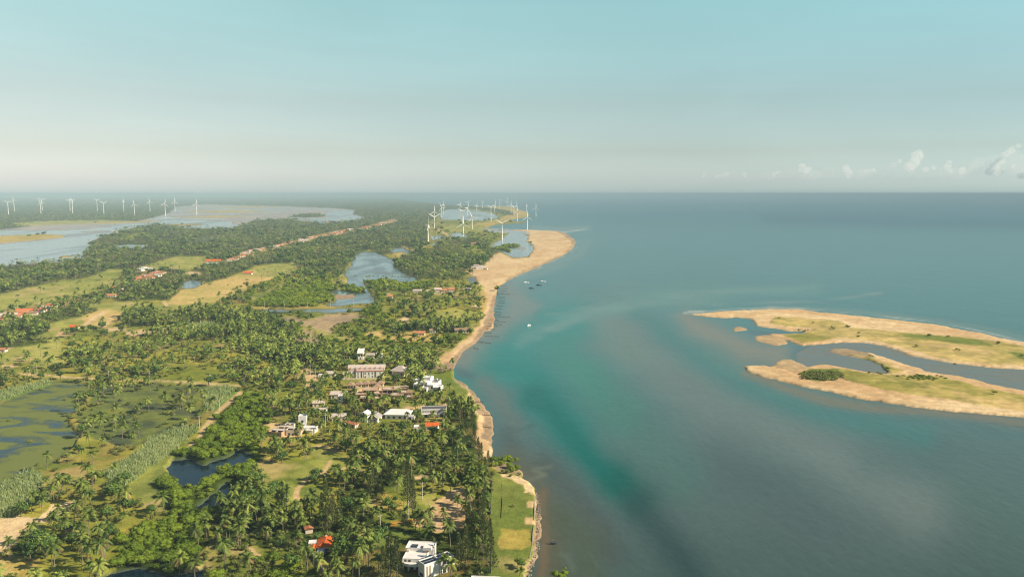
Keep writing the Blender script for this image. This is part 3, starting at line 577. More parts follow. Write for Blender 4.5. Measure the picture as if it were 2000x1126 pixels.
sheet('lagoon', [(706,489),(738,491),(771,507),(790,528),(830,546),(823,554),(720,550),(740,588),(735,594),(698,597),(640,600),(630,594),(645,572),(665,558),(670,534),(685,510)], MT['lagoon'])
sheet('canal', [(504,605),(560,603.5),(640,602.5),(722,600.5),(722,607.5),(680,610),(640,613),(580,610),(508,612)], MT['lagoon'], .06, 2)
sheet('lagoon_pool', [(757,485),(784,482),(812,494),(798,501),(780,501),(762,495)], MT['lagoon'], .06, 3)
sheet('salt_lagoon', [(-440,440),(200,430),(330,404),(560,398),(725,404),(730,430),(600,436),(470,450),(346,450),(290,452),(215,490),(150,512),(45,524),(0,536),(-440,590)], MT['saltlagoon'], .1, 10)
sheet('salt_pond', [(850,402),(1000,402),(985,430),(850,432)], MT['saltlagoon'], .1, 5)
sheet('headland_pond', [(835,452),(960,446),(1040,449),(1050,510),(990,506),(960,500),(930,470),(835,485)], MT['saltlagoon'], .1, 2)
sheet('beach_pool', [(908,540),(930,539),(936,556),(916,558)], MT['channel'], .1, 3)
sheet('village_pond', [(349,563),(360,549),(378,545),(398,552),(390,561)], MT['lagoon'], .06, 4)
sheet('inlet_pond', [(222,480),(250,476),(295,477),(285,484),(266,488)], MT['saltlagoon'], .06, 6)
sheet('flat_pool', [(547,621),(559,621),(564,633),(551,634)], MT['lagoon'], .06, 3)
sheet('sand_channel', [(1600,670),(1700,668),(1770,690),(1860,708),(2000,720),(2460,850),(2460,880),(2000,765),(1877,737),(1800,728),(1740,735),(1660,726),(1560,714),(1560,690)], MT['channel'], .05, 2)
for i, pts in enumerate([[(471,729),(490,729),(492,741),(474,742)], [(229,713),(248,713),(246,720),(231,726)]]): sheet('grove_pond', pts, MT['dark'], .9, 3)
# ------------------------------------------------------------------ haze
def haze():
    m, n, o = newmat('haze_air'); v = nd(n, 'ShaderNodeVolumePrincipled'); v.inputs['Color'].default_value = HAZE_COL + (1,); v.inputs['Density'].default_value = HAZE_D; v.inputs['Anisotropy'].default_value = HAZE_G
    n.links.new(v.outputs[0], o.inputs['Volume'])
    x, y0, y1, z0, z1 = 70000, -2000, 62000, -4.0, 158.0
    V = [(-x, y0, z0), (x, y0, z0), (x, y1, z0), (-x, y1, z0), (-x, y0, z1), (x, y0, z1), (x, y1, z1), (-x, y1, z1)]
    me = bpy.data.meshes.new('haze'); me.from_pydata(V, [], [(0,3,2,1), (4,5,6,7), (0,1,5,4), (1,2,6,5), (2,3,7,6), (3,0,4,7)]); me.materials.append(m)
    tag(link('haze', me), kind='stuff')
HAZE_COL, HAZE_D, HAZE_G = (.385, .51, .575), .95e-4, -0.25
haze()
# ------------------------------------------------------------------ clouds
def icosphere(sub):
    import bmesh
    bm = bmesh.new(); bmesh.ops.create_icosphere(bm, subdivisions=sub, radius=1.0); bm.verts.ensure_lookup_table()
    V = np.array([v.co[:] for v in bm.verts]); F = np.array([[v.index for v in f.verts] for f in bm.faces]); bm.free(); return V, F
ICO3 = icosphere(3); ICO2 = icosphere(2); ICO1 = icosphere(1)
def mat_cloud():
    m, n, o = newmat('cloud_vapour'); v = nd(n, 'ShaderNodeVolumePrincipled'); v.inputs['Color'].default_value = (1.0, .99, .98, 1); v.inputs['Density'].default_value = .0012; v.inputs['Anisotropy'].default_value = 0.0
    n.links.new(v.outputs[0], o.inputs['Volume']); return m
MCL = mat_cloud()
MCB = MCL.copy(); MCB.name = 'thin_cloud_vapour'; MCB.node_tree.nodes['Principled Volume'].inputs['Density'].default_value = .00018
def cloud(puffs, label, mat=None, stretch=1.0):
    """puffs: (u, v, radius in px) seen above the horizon"""
    D = 34000.0; pxm = D/FPX; cx = np.mean([p[0] for p in puffs]); bx = (cx-1000)*pxm; base = None; r_ = empty('cloud', (bx, D, 0)); Vs = []; Fs = []; k = 0
    for i, (u, v, r) in enumerate(puffs):
        V, F = ICO2; R = r*pxm; c = np.array([(u-1000)*pxm-bx, random.uniform(-1, 1)*R*1.2, CAM_H+(HORIZON-v)*pxm])
        s = np.array([random.uniform(.85, 1.2)*stretch, 1.1, random.uniform(.8, 1.1)])
        nn = 1+.35*(fbm(V[:, 0]*3+u, V[:, 1]*3+V[:, 2]*2+v, .8, 3, 91)-.5)
        Vs.append(V*s*R*nn[:, None]+c); Fs.append(F+k); k += len(V)
    me = np_mesh('cloud', np.concatenate(Vs), np.concatenate(Fs), [mat or MCL], smooth=True); COL.objects.unlink(r_); bpy.data.objects.remove(r_)
    o = link('cloud', me, loc=(bx, D, 0)); tag(o, label, 'cloud', 'small clouds low over the sea horizon')
cloud([(1372,341,4),(1370,345,3)], 'tiny faint cloud, leftmost above the sea horizon')
cloud([(1395,345,4),(1401,344,4),(1407,343,4),(1413,341,4),(1418,340,4)], 'tiny faint streak of cloud beside the leftmost tiny cloud')
cloud([(1447,341,4),(1450,344,4)], 'faint smudge of cloud near the left end of the cloud row')
cloud([(1508,342,5),(1513,338,4),(1516,335,3)], 'small faint leaning cloud left of the rounded double puff')
cloud([(1562,326,8),(1568,333,9),(1575,330,6),(1558,333,5)], 'rounded white double puff cloud in the middle of the row')
cloud([(1647,330,8),(1648,338,8),(1649,345,6)], 'single upright blocky white cloud standing alone')
cloud([(1683,336,4),(1688,335,4),(1694,334,4),(1700,333,5)], 'tiny faint wisp right of the upright blocky cloud')
cloud([(1728,329,5),(1738,323,6),(1747,316,5)], 'slim slanting wisp left of the big slanting cloud')
cloud([(1762,326,12),(1772,317,12),(1782,307,9),(1788,301,9),(1776,303,6)], 'big slanting cloud rising to a bright knob')
cloud([(1803,332,7),(1814,328,5)], 'low puff just right of the big slanting cloud')
cloud([(1838,326,8),(1842,319,6),(1845,333,6)], 'small upright puff between the big cloud and the tallest cloud')
cloud([(1868,335,7),(1873,330,5)], 'low soft puff left of the tallest cloud')
cloud([(1931,330,8),(1938,325,8),(1941,317,9),(1947,312,7),(1946,304,8),(1953,299,8),(1962,297,6),(1967,291,6),(1974,287,6),(1927,322,6),(1922,336,8),(1934,338,8),(1947,336,8)], 'tallest cloud towering at the right edge of the row')
cloud([(1968,330,6),(1970,325,5)], 'tiny puff tucked under the tallest cloud')
cloud([(1990,344,7),(1998,341,7),(2008,338,8),(2004,330,6)], 'low pale cloud at the right edge of the view')

cloud([(1500+i*24, 343-(i % 3)*2-i*.25, 9+(i % 4)) for i in range(26)], 'long thin veil of cloud lying behind the white puffs', MCB, 2.2)
cloud([(1920+i*18, 325-(i % 3)*5, 20) for i in range(7)], 'broad faint veil around the tallest cloud', MCB, 1.3)
# ------------------------------------------------------------------ plant templates: (verts, tris, tone per vertex, material per face)
class T:
    def __init__(s): s.V = []; s.F = []; s.t = []; s.m = []
    def tri(s, a, b, c, tone, mat=0):
        k = len(s.V); s.V += [a, b, c]; s.F.append((k, k+1, k+2)); s.t += [tone]*3; s.m.append(mat)
    def quad(s, a, b, c, d, tone, mat=0):
        k = len(s.V); s.V += [a, b, c, d]; s.F += [(k, k+1, k+2), (k, k+2, k+3)]; s.t += [tone]*4; s.m += [mat, mat]
    def tube(s, pts, rad, n, mat=1, tone=.5):
        k = len(s.V)
        for (p, r) in zip(pts, rad):
            for i in range(n):
                a = 2*math.pi*i/n; s.V.append((p[0]+r*math.cos(a), p[1]+r*math.sin(a), p[2])); s.t.append(tone)
        for j in range(len(pts)-1):
            for i in range(n):
                a = k+j*n+i; b = k+j*n+(i+1) % n; c = a+n; d = b+n; s.F += [(a, b, d), (a, d, c)]; s.m += [mat, mat]
    def arr(s): return np.array(s.V, float), np.array(s.F, int), np.array(s.t, float), np.array(s.m, int)
def palm_template(rs, lod, h=7.2):
    R = random.Random(rs); t = T(); lx, ly = R.uniform(-1.2, 1.2), R.uniform(-.8, .8)
    h = h*R.uniform(.85, 1.15); pts = [(lx*(q*q), ly*(q*q), h*q-.6*(q == 0)) for q in (0, .35, .7, 1)]
    if lod == 2: pts = [pts[0], pts[-1]]
    t.tube(pts, [.22, .14, .12, .11][:len(pts)] if lod < 2 else [.2, .16], 5 if lod == 0 else 3)
    top = np.array(pts[-1]); nf = (22, 14, 9)[lod]
    for i in range(nf):
        az = 2*math.pi*(i*.381966+R.uniform(-.04, .04)); el = math.radians(R.choice([70, 50, 30, 12, -8, -28]) + R.uniform(-8, 8)) if lod < 2 else math.radians(R.choice([50, 20, -15]))
        L_ = R.uniform(3.0, 4.0); dry = lod == 0 and el < -.3 and R.random() < .45; mat = 2 if dry else 0; tone = R.uniform(.25, .8)
        ca, sa = math.cos(az), math.sin(az); side = np.array([-sa, ca, 0.0]); n = (6, 3, 1)[lod]; P_ = []
        for j in range(n+1):
            q = j/n; d = L_*q; P_.append(top + np.array([ca*d*math.cos(el), sa*d*math.cos(el), d*math.sin(el)-(.20+.12*math.cos(el))*d*d*(.55 if el > 0 else .3)]))
        if lod == 0:
            for j in range(n):
                a, b = P_[j], P_[j+1]; t.tri(a+side*.05, b, a-side*.05, tone, mat)
                for e in (0, .5):
                    q = (j+e)/n; c = a*(1-e)+b*e; w_ = .95*math.sin(math.pi*min(.96, .16+q*.84))+.12; f = (b-a)/np.linalg.norm(b-a)
                    for sg in (-1, 1):
                        tip = c + side*sg*w_*.85 + f*w_*.55 + np.array([0, 0, -w_*R.uniform(.25, .6)])
                        t.tri(c-f*.20, c+f*.22, tip, tone+R.uniform(-.16, .16), mat)
        else:
            wd = .85 if lod == 1 else 1.25
            for j in range(n):
                a, b = P_[j], P_[j+1]; qa, qb = j/n, (j+1)/n; wa = wd*math.sin(math.pi*(.12+.8*qa)); wb = wd*math.sin(math.pi*(.12+.8*qb))*(0 if j == n-1 else 1)
                if lod == 2: t.tri(a+side*.15, b*.45+a*.55+side*wd*.5, b, tone); t.tri(a-side*.15, b, b*.45+a*.55-side*wd*.5, tone)
                else:
                    dn = np.array([0, 0, -.35])
                    t.quad(a, b, b+side*wb+dn*wb, a+side*wa+dn*wa, tone); t.quad(b, a, a-side*wa+dn*wa, b-side*wb+dn*wb, tone-.06)
    return t.arr()
def crown_template(rs, n, size, wid, hgt, base, trunk=True, lob=6, low=.15):
    """leafy crown: leaf sprays over several uneven boughs"""
    R = random.Random(rs); r = np.random.default_rng(rs); t = T()
    lobes = [(np.array([R.uniform(-.55, .55)*wid, R.uniform(-.55, .55)*wid, base+hgt*R.uniform(.25, .72)]), R.uniform(.38, .62)) for _ in range(lob)]
    lobes.append((np.array([0, 0, base+hgt*.5]), .75))
    if trunk:
        t.tube([(0, 0, -.6), (R.uniform(-.3, .3), R.uniform(-.3, .3), base+hgt*.3)], [.32*wid/4, .18*wid/4], 5)
        for c, s in lobes[:3]: t.tube([(0, 0, base*.7), tuple(c)], [.15*wid/4, .05], 3)
    for c, s in lobes:            # inner mass of twigs and leaves, lower tone paints in crown shade
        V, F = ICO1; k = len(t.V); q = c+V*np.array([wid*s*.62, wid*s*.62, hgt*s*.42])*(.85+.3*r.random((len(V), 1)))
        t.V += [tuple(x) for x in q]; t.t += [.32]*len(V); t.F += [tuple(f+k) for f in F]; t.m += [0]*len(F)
    w = np.array([s**2 for _, s in lobes]); w /= w.sum()
    for i in range(n):
        c, s = lobes[r.choice(len(lobes), p=w)]; d = r.normal(size=3); d[2] = abs(d[2])*1.0 - low*R.random()*3 if R.random() < .85 else d[2]; d /= np.linalg.norm(d)
        p = c + d*np.array([wid*s, wid*s, hgt*s*.62])*R.uniform(.72, 1.06); nn = d + r.normal(size=3)*.55; nn /= np.linalg.norm(nn)
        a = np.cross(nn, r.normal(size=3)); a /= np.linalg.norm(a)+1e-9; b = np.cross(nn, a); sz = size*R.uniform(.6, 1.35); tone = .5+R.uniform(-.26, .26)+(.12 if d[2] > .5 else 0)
        a *= sz; b *= sz*R.uniform(.5, .9)
        t.quad(tuple(p-a*.6), tuple(p+b*.5), tuple(p+a*.6), tuple(p-b*.5), tone)
    return t.arr()
def casu_template(rs, n):
    R = random.Random(rs); t = T(); h = 15.0; t.tube([(0, 0, -.5), (.1, 0, h*.9)], [.3, .06], 4)
    for i in range(n):
        z = h*(.10+.9*R.random()**.85); q = z/h; rr = 2.7*(1-q)**.7*(.45+.55*math.sin(3.1*min(1, q*2.2))**2*.6+.25)+.2; az = R.uniform(0, 6.283); rad = rr*R.uniform(.35, 1.1)
        p = np.array([rad*math.cos(az), rad*math.sin(az), z]); up = np.array([math.cos(az)*.5, math.sin(az)*.5, R.uniform(.3, 1.1)]); L_ = R.uniform(.7, 1.5)*(1.1-q*.5); sd_ = np.array([-math.sin(az), math.cos(az), 0])*R.uniform(.16, .32)
        t.tri(p-sd_, p+sd_, p+up*L_, .5+R.uniform(-.3, .3)); t.tri(p+up*.2, p+up*.2+sd_*1.6+np.array([0, 0, .2]), p+up*L_*.8-sd_, .5+R.uniform(-.3, .3))
    return t.arr()
def tuft_template(rs, n, h, sp):
    R = random.Random(rs); t = T()
    for i in range(n):
        x, y, a = R.uniform(-sp, sp), R.uniform(-sp, sp), R.uniform(0, 6.28); dx, dy = math.cos(a), math.sin(a); hh = h*R.uniform(.6, 1.15); l = R.uniform(.1, .45)
        t.tri((x-dx*.14, y-dy*.14, -.1), (x+dx*.14, y+dy*.14, -.1), (x-dy*l, y+dx*l, hh), R.uniform(.2, .8)); t.tri((x-dy*.16, y+dx*.16, hh*.3), (x+dy*.16, y-dx*.16, hh*.45), (x+dx*l*1.4, y+dy*l*1.4, hh*.9), R.uniform(.3, .9))
    return t.arr()
TP = {('palm', l): [palm_template(100+i, l) for i in range((7, 5, 4)[l])] for l in range(3)}
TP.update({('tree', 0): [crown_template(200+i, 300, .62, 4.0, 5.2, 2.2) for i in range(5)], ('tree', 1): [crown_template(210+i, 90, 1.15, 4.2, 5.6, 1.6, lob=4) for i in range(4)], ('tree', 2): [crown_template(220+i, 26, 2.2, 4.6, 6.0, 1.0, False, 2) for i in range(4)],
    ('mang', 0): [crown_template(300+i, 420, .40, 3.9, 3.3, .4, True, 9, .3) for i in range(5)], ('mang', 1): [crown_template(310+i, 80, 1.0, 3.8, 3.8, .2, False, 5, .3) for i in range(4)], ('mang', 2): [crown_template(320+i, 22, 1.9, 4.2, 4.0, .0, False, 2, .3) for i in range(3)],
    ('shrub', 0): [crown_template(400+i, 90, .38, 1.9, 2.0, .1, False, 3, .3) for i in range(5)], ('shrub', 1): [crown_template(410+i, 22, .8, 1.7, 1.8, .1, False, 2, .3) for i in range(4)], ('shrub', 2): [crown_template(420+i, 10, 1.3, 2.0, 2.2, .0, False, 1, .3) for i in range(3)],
    ('casu', 0): [casu_template(500+i, 420) for i in range(5)], ('casu', 1): [casu_template(510+i, 110) for i in range(3)],
    ('reed', 0): [tuft_template(600+i, 7, 2.3, .8) for i in range(4)], ('reed', 1): [tuft_template(610+i, 5, 2.6, 1.4) for i in range(3)]})
KMAT = {'palm': ('palm', 'bark', 'drypalm'), 'tree': ('leaf', 'wood'), 'mang': ('mang', 'wood'), 'shrub': ('shrub', 'wood'), 'casu': ('casu', 'wood'), 'reed': ('reed',)}
# ------------------------------------------------------------------ where plants stand
BUILT = []          # (x, y, radius) kept clear of plants, filled by the buildings
def clear_mask(x, y):
    ok = np.ones(len(x), bool)
    for bx, by, br in BUILT: ok &= (x-bx)**2+(y-by)**2 > br*br
    return ok
# chance that a candidate spot carries each kind, by cover class
DENS = {FOREST: dict(palm=.66, tree=.34, shrub=.42), GROVE: dict(palm=.22, tree=.09, shrub=.36), PALM: dict(palm=.38, tree=.09, shrub=.42), WETGROVE: dict(palm=.26, shrub=.14), MANG: dict(mang=1.0), SCRUB: dict(tree=.07, mang=.24, shrub=.85, palm=.03),
        MEADOW: dict(shrub=.05, palm=.015), LAWN: dict(shrub=.006), TAN: dict(shrub=.03), REED: dict(reed=1.0, palm=.01), MARSH: dict(shrub=.006), DRY: dict(shrub=.16, tree=.02), ISGR: dict(shrub=.012), VILL: dict(tree=.14, palm=.1, shrub=.1), ORANGE: dict(shrub=.05), SAND: dict(shrub=.001)}
SPACE = {'palm': 5.9, 'tree': 6.8, 'mang': 5.0, 'shrub': 3.6, 'reed': 1.4}
PLANTS = {k: [] for k in ('palm', 'tree', 'mang', 'shrub', 'casu', 'reed')}      # rows: x, y, scale, rot, tone, lod
def wet_near(x, y):
    if y > 900: return False
    return bool(np.any(np.isin(cover(np.array([x, x-3.5, x+3.5, x, x]), np.array([y-2., y, y, y+4, y+8])), [POND])))
def path_at(x, y):
    u, v = to_px(x, y); c = np.clip(((u-U0)*RES).astype(int), 0, MW-1); r = np.clip(((v-V0)*RES).astype(int), 0, MH-1); return PTH[r, c] > 0
def scatter(kind):
    y = 255.0
    while y < (5200 if kind in ('palm', 'tree') else 3200 if kind == 'mang' else 1500 if kind == 'shrub' else 900):
        y2 = y*1.16; D = (y+y2)/2; s = max(SPACE[kind], D*{'palm': .0072, 'tree': .0082, 'mang': .0068, 'shrub': .0085, 'reed': .0042}[kind]); grow = s/SPACE[kind]
        xs = np.arange(-.70*y2, .70*y2, s); ys = np.arange(y, y2, s); X, Y = np.meshgrid(xs, ys); X = X.ravel()+RNG.uniform(-.5, .5, X.size)*s; Y = Y.ravel()+RNG.uniform(-.5, .5, Y.size)*s
        k = cover(X, Y); pr = np.zeros(len(X))
        for c, d in DENS.items(): pr[k == c] = d.get(kind, 0)
        cl = fbm(X, Y, 38, 3, 200+len(kind)); cl2 = fbm(X, Y, 15, 2, 210)
        cm = {'palm': 1.0, 'tree': 1.0, 'mang': 0, 'shrub': 1.0, 'reed': 0}[kind]
        pr = pr*(1-cm + cm*np.clip((cl-.5)*5+.95+(cl2-.5)*2.0, 0, 2.2))
        if kind == 'tree': pr = np.where(k == FOREST, pr*np.clip((fbm(X, Y, 60, 3, 231)-.42)*7, .15, 2.6), pr)
        if kind == 'palm': pr = np.where(k == FOREST, pr*np.clip(1.5-(fbm(X, Y, 60, 3, 231)-.5)*3.2, .35, 1.3), pr)
        for dx, dy in ((0, -6), (3, -3), (-3, -3), (0, 2)): pr = pr*np.where(path_at(X+dx, Y+dy), .08 if kind != 'reed' else 0, 1)
        if kind == 'palm' or kind == 'tree': pr = pr*(X < .12*Y+40)
        if 850 < y < 2600 and kind != 'reed':
            for dy in (14, 32): pr = pr*np.where(cover(X, Y+dy) == POND, .3, 1)
        if kind == 'mang' and y > 900: pr = np.where(X > 300, 1.5, pr)*(pr > 0)
        ok = (RNG.random(len(X)) < pr) & (np.abs(X) < .69*Y+8) & clear_mask(X, Y)
        # keep the shore clear of leaning crowns and keep paths open
        g = min(grow, 2.6)
        for x_, y_, tn in zip(X[ok], Y[ok], cl[ok]):
            lod = 0 if y_ < 620 else (1 if y_ < 1250 else 2)
            if kind == 'reed': lod = min(lod, 1)
            sc_ = (g**.75)*(RNG.uniform(.62, 1.28) if kind != 'mang' else RNG.uniform(.7, 1.2)*(.55 if wet_near(x_, y_) else .26 if x_ > 300 else 1))
            PLANTS[kind].append((x_, y_, sc_, RNG.uniform(0, 6.283), np.clip(.0+(tn-.5)*.9+RNG.normal()*.15, -.34, .34), lod, g))
        y = y2
def gz(x, y):
    """ground height under points, from the cover classes"""
    return None
# ------------------------------------------------------------------ building helpers
class MB:
    def __init__(s): s.V = []; s.F = []
    def box(s, x0, x1, y0, y1, z0, z1):
        k = len(s.V); s.V += [(x0,y0,z0),(x1,y0,z0),(x1,y1,z0),(x0,y1,z0),(x0,y0,z1),(x1,y0,z1),(x1,y1,z1),(x0,y1,z1)]
        s.F += [tuple(k+i for i in f) for f in ((0,3,2,1),(4,5,6,7),(0,1,5,4),(1,2,6,5),(2,3,7,6),(3,0,4,7))]; return s
    def poly(s, pts, z0, z1):
        n = len(pts); k = len(s.V); s.V += [(a, b, z0) for a, b in pts]+[(a, b, z1) for a, b in pts]; s.F.append(tuple(k+i for i in range(n))[::-1]); s.F.append(tuple(k+n+i for i in range(n)))
        for i in range(n): j = (i+1) % n; s.F.append((k+i, k+j, k+n+j, k+n+i))
        return s
    def gable(s, x0, x1, y0, y1, z, h, t=.14, along='x', hip=0.0):
        """pitched roof shell t thick; ridge along x or y, hip = inset of the ridge ends"""
        def pt(a, b, c): return (a, b, c) if along == 'x' else (b, a, c)
        if along == 'y': x0, x1, y0, y1 = y0, y1, x0, x1
        ym = (y0+y1)/2; k = len(s.V); base = [(x0,y0),(x1,y0),(x1,y1),(x0,y1)]
        for dz in (0, t): s.V += [pt(a, b, z+dz) for a, b in base]+[pt(x0+hip, ym, z+h+dz), pt(x1-hip, ym, z+h+dz)]
        fs = [(0,1,5,4),(2,3,4,5),(1,2,5),(3,0,4)]
        for f in fs: s.F.append(tuple(k+6+i for i in f)); s.F.append(tuple(k+i for i in f[::-1]))
        for i in range(4): j = (i+1) % 4; s.F.append((k+i, k+j, k+6+j, k+6+i))
        return s
    def cyl(s, x, y, r0, r1, z0, z1, n=8):
        k = len(s.V)
        for z, r in ((z0, r0), (z1, r1)): s.V += [(x+r*math.cos(2*math.pi*i/n), y+r*math.sin(2*math.pi*i/n), z) for i in range(n)]
        for i in range(n): j = (i+1) % n; s.F.append((k+i, k+j, k+n+j, k+n+i))
        s.F.append(tuple(k+i for i in range(n))[::-1]); s.F.append(tuple(k+n+i for i in range(n))); return s
    def cone(s, x, y, r, z0, z1, n=12):
        k = len(s.V); s.V += [(x+r*math.cos(2*math.pi*i/n), y+r*math.sin(2*math.pi*i/n), z0) for i in range(n)]+[(x, y, z1)]
        for i in range(n): s.F.append((k+i, k+(i+1) % n, k+n))
        s.F.append(tuple(k+i for i in range(n))[::-1]); return s
    def done(s, name, mat, parent=None, label=None):
        me = bpy.data.meshes.new(name); me.from_pydata(s.V, [], s.F); me.materials.append(MT[mat]); me.update(); o = link(name, me, parent)
        if label: o['label'] = label
        return o
def B(*a): return MB().box(*a)
def site(name, u, v, rz, label, cat, group=None, clear=None, z=1.5):
    x, y = P(u, v, z); o = empty(name, (x, y, z-.3), math.radians(rz), label, cat, group)
    if clear: BUILT.append((x, y, clear))
    return o
def windows(o, xs, y, z0, z1, w, mat='glass', side=-1, axis='x'):
    """one window per entry, standing 5 cm proud of the wall"""
    for x in xs:
        f = MB()
        if axis == 'x': f.box(x-w/2, x+w/2, y-.09, y+.03, z0, z1) if side < 0 else f.box(x-w/2, x+w/2, y-.03, y+.09, z0, z1)
        else: f.box(y-.03, y+.09, x-w/2, x+w/2, z0, z1) if side > 0 else f.box(y-.09, y+.03, x-w/2, x+w/2, z0, z1)
        f.done('window', mat, o)
def flat_block(o, x0, x1, y0, y1, h, mat='white', roofmat=None, z0=0, par=.45, name='wall'):
    """box with parapet and a sunken roof deck"""
    m = MB(); t = .22; m.box(x0, x1, y0, y0+t, z0, z0+h+par).box(x0, x1, y1-t, y1, z0, z0+h+par).box(x0, x0+t, y0+t, y1-t, z0, z0+h+par).box(x1-t, x1, y0+t, y1-t, z0, z0+h+par); m.done(name, mat, o)
    B(x0+t+.003, x1-t-.003, y0+t+.003, y1-t-.003, z0+h-.25, z0+h).done('flat_roof', roofmat or mat, o)
def cottage(u, v, w_, d_, h, rz, wall, roof, rh, label, cat='house', group=None, along='x', hip=0.0, eave=.5, win=True, name='house', door=True, clear=None):
    o = site(name, u, v, rz, label, cat, group, clear if clear is not None else max(w_, d_)*.62)
    B(-w_/2, w_/2, 0, d_, 0, h).done('wall', wall, o)
    MB().gable(-w_/2-eave, w_/2+eave, -eave, d_+eave, h+.01, rh, along=along, hip=hip).done('roof', roof, o)
    if win:
        n = max(2, int(w_/3)); xs = [-w_/2+w_*(i+.5)/n for i in range(n)]; dx = xs.pop(n//2) if door else None
        windows(o, xs, 0, .9, min(2.1, h-.4), 1.1)
        if door: B(dx-.5, dx+.5, -.08, .02, 0, 2.05).done('door', 'wood', o)
    return o
# ------------------------------------------------------------------ white villa at the bottom
def villa():
    o = site('villa', 812, 1113, -6, 'large white flat roofed villa with solar panels at the bottom of the view', 'villa', clear=15)
    # local axes: x right, y away. Main block with raised back wall
    flat_block(o, -7.2, 6.6, 9.5, 17.5, 6.6, 'white')
    flat_block(o, -6.6, 4.2, 1.0, 9.49, 5.4, 'white', name='wall', par=.25)
    m = MB(); pts = [(-6.9, 1.6)]+[(-1.3+5.9*math.cos(a), 1.4-4.2*math.sin(a)) for a in [math.pi-i*math.pi/14 for i in range(1, 14)]]+[(4.2, 1.6)]; m.poly(pts[::-1] if False else pts, 3.3, 3.75); m.done('balcony_slab', 'white', o)
    pts2 = [(-1.3+5.95*math.cos(a), 1.35-4.25*math.sin(a)) for a in [math.pi-i*math.pi/14 for i in range(0, 15)]]; pts3 = [(-1.3+5.7*math.cos(a), 1.35-4.0*math.sin(a)) for a in [i*math.pi/14 for i in range(0, 15)]]
    MB().poly(pts2+pts3, 3.76, 4.7).done('balcony_parapet', 'white', o)
    for x in (-6.0, -3.5, 2.6): B(x, x+.45, -1.2, -.75, 0, 3.29).done('column', 'cream', o)
    B(-6.4, 4.0, .6, .98, 0, 3.2).done('wall', 'pink', o, 'pinkish ground floor wall under the balcony')
    windows(o, [-5.0, -2.0, 1.0], .6, .3, 2.4, 1.7); windows(o, [-5.2, -3.2], 1.0, 4.0, 5.1, 1.2)
    windows(o, [3.2, 5.6, 7.4], -6.6, 1.2, 4.4, 1.3, side=-1, axis='y'); windows(o, [11.5, 14.5], -7.2, 1.5, 5.2, 1.4, side=-1, axis='y')
    B(-6.2, -5.0, 8.0, 9.3, 5.7, 6.5).done('water_tank', 'cream', o)
    pnl = B(-4.9, -1.7, 10.4, 14.0, 6.75, 6.9).done('solar_panel', 'panel', o); B(-4.95, -1.65, 12.15, 12.25, 6.905, 6.93).done('rail', 'concrete', pnl)
    MB().box(1.8, 5.9, 8.2, 12.8, 6.62, 8.0).done('stair_house', 'white', o, 'raised white stair block on the roof')
    MB().box(3.0, 3.5, 7.9, 8.15, 5.6, 6.4).done('chimney', 'redtile', o)
    # right wing, turned against the main block
    o.scale = (.84,)*3
    wing = bpy.data.objects.new('wing', None); COL.objects.link(wing); wing.parent = o; wing.location = (9.2, -1.2, 0); wing.rotation_euler = (0, 0, math.radians(44)); wing.empty_display_size = 1
    def W(m, name, mat): return m.done(name, mat, wing)
    t = .3
    for n_, (x0, x1, y0, y1, h) in enumerate([(-7.2, 1.0, -3.0, 2.6, 7.0), (1.01, 8.6, -3.4, 2.2, 7.2)]):
        m = MB(); m.box(x0, x1, y0, y0+t, 0, h+.5).box(x0, x1, y1-t, y1, 0, h+.5).box(x0, x0+t, y0+t, y1-t, 0, h+.5).box(x1-t, x1, y0+t, y1-t, 0, h+.5); W(m, 'wing_wall', 'white')
        W(B(x0+t, x1-t, y0+t, y1-t, h-.3, h-.02), 'wing_roof', 'concrete')
        W(B(x0+t+.35, x1-t-.35, y0+t+.35, y1-t-.35, h+.12, h+.26), 'solar_panel', 'panel'); W(B(x0+t+.3, x1-t-.3, (y0+y1)/2-.07, (y0+y1)/2+.07, h+.27, h+.31), 'panel_rail', 'concrete')
    W(B(-2.6, 2.0, 2.62, 6.0, 0, 6.6), 'link_block', 'white'); W(B(-2.1, 1.5, 3.1, 5.5, 6.61, 6.75), 'skylight', 'poolw')
    W(B(1.6, 8.0, -5.2, -3.42, 4.0, 4.4), 'balcony', 'white'); W(B(1.6, 8.0, -5.2, -5.05, 4.41, 5.2), 'balcony_rail', 'white')
    for x in (-6.2, -4.6): W(B(x, x+.9, -3.1, -2.98, .4, 6.2), 'stone_strip', 'stone')
    for x, z in ((2.6, .5), (5.2, .5), (2.6, 4.6), (5.2, 4.6)): W(B(x, x+1.8, -3.47, -3.38, z, z+2.0), 'window', 'glass')
    W(B(-7.27, -7.18, -1.5, 1.2, 1.0, 2.4), 'window', 'glass')
villa()
# fragment of the next roof at the bottom edge
o = site('house', 942, 1161, -4, 'white flat roof cut by the bottom edge right of the villa', 'house', clear=7); flat_block(o, -5, 6, 0, 8, 3.4); windows(o, [-3, 0, 3], 0, .9, 2.1, 1.2)
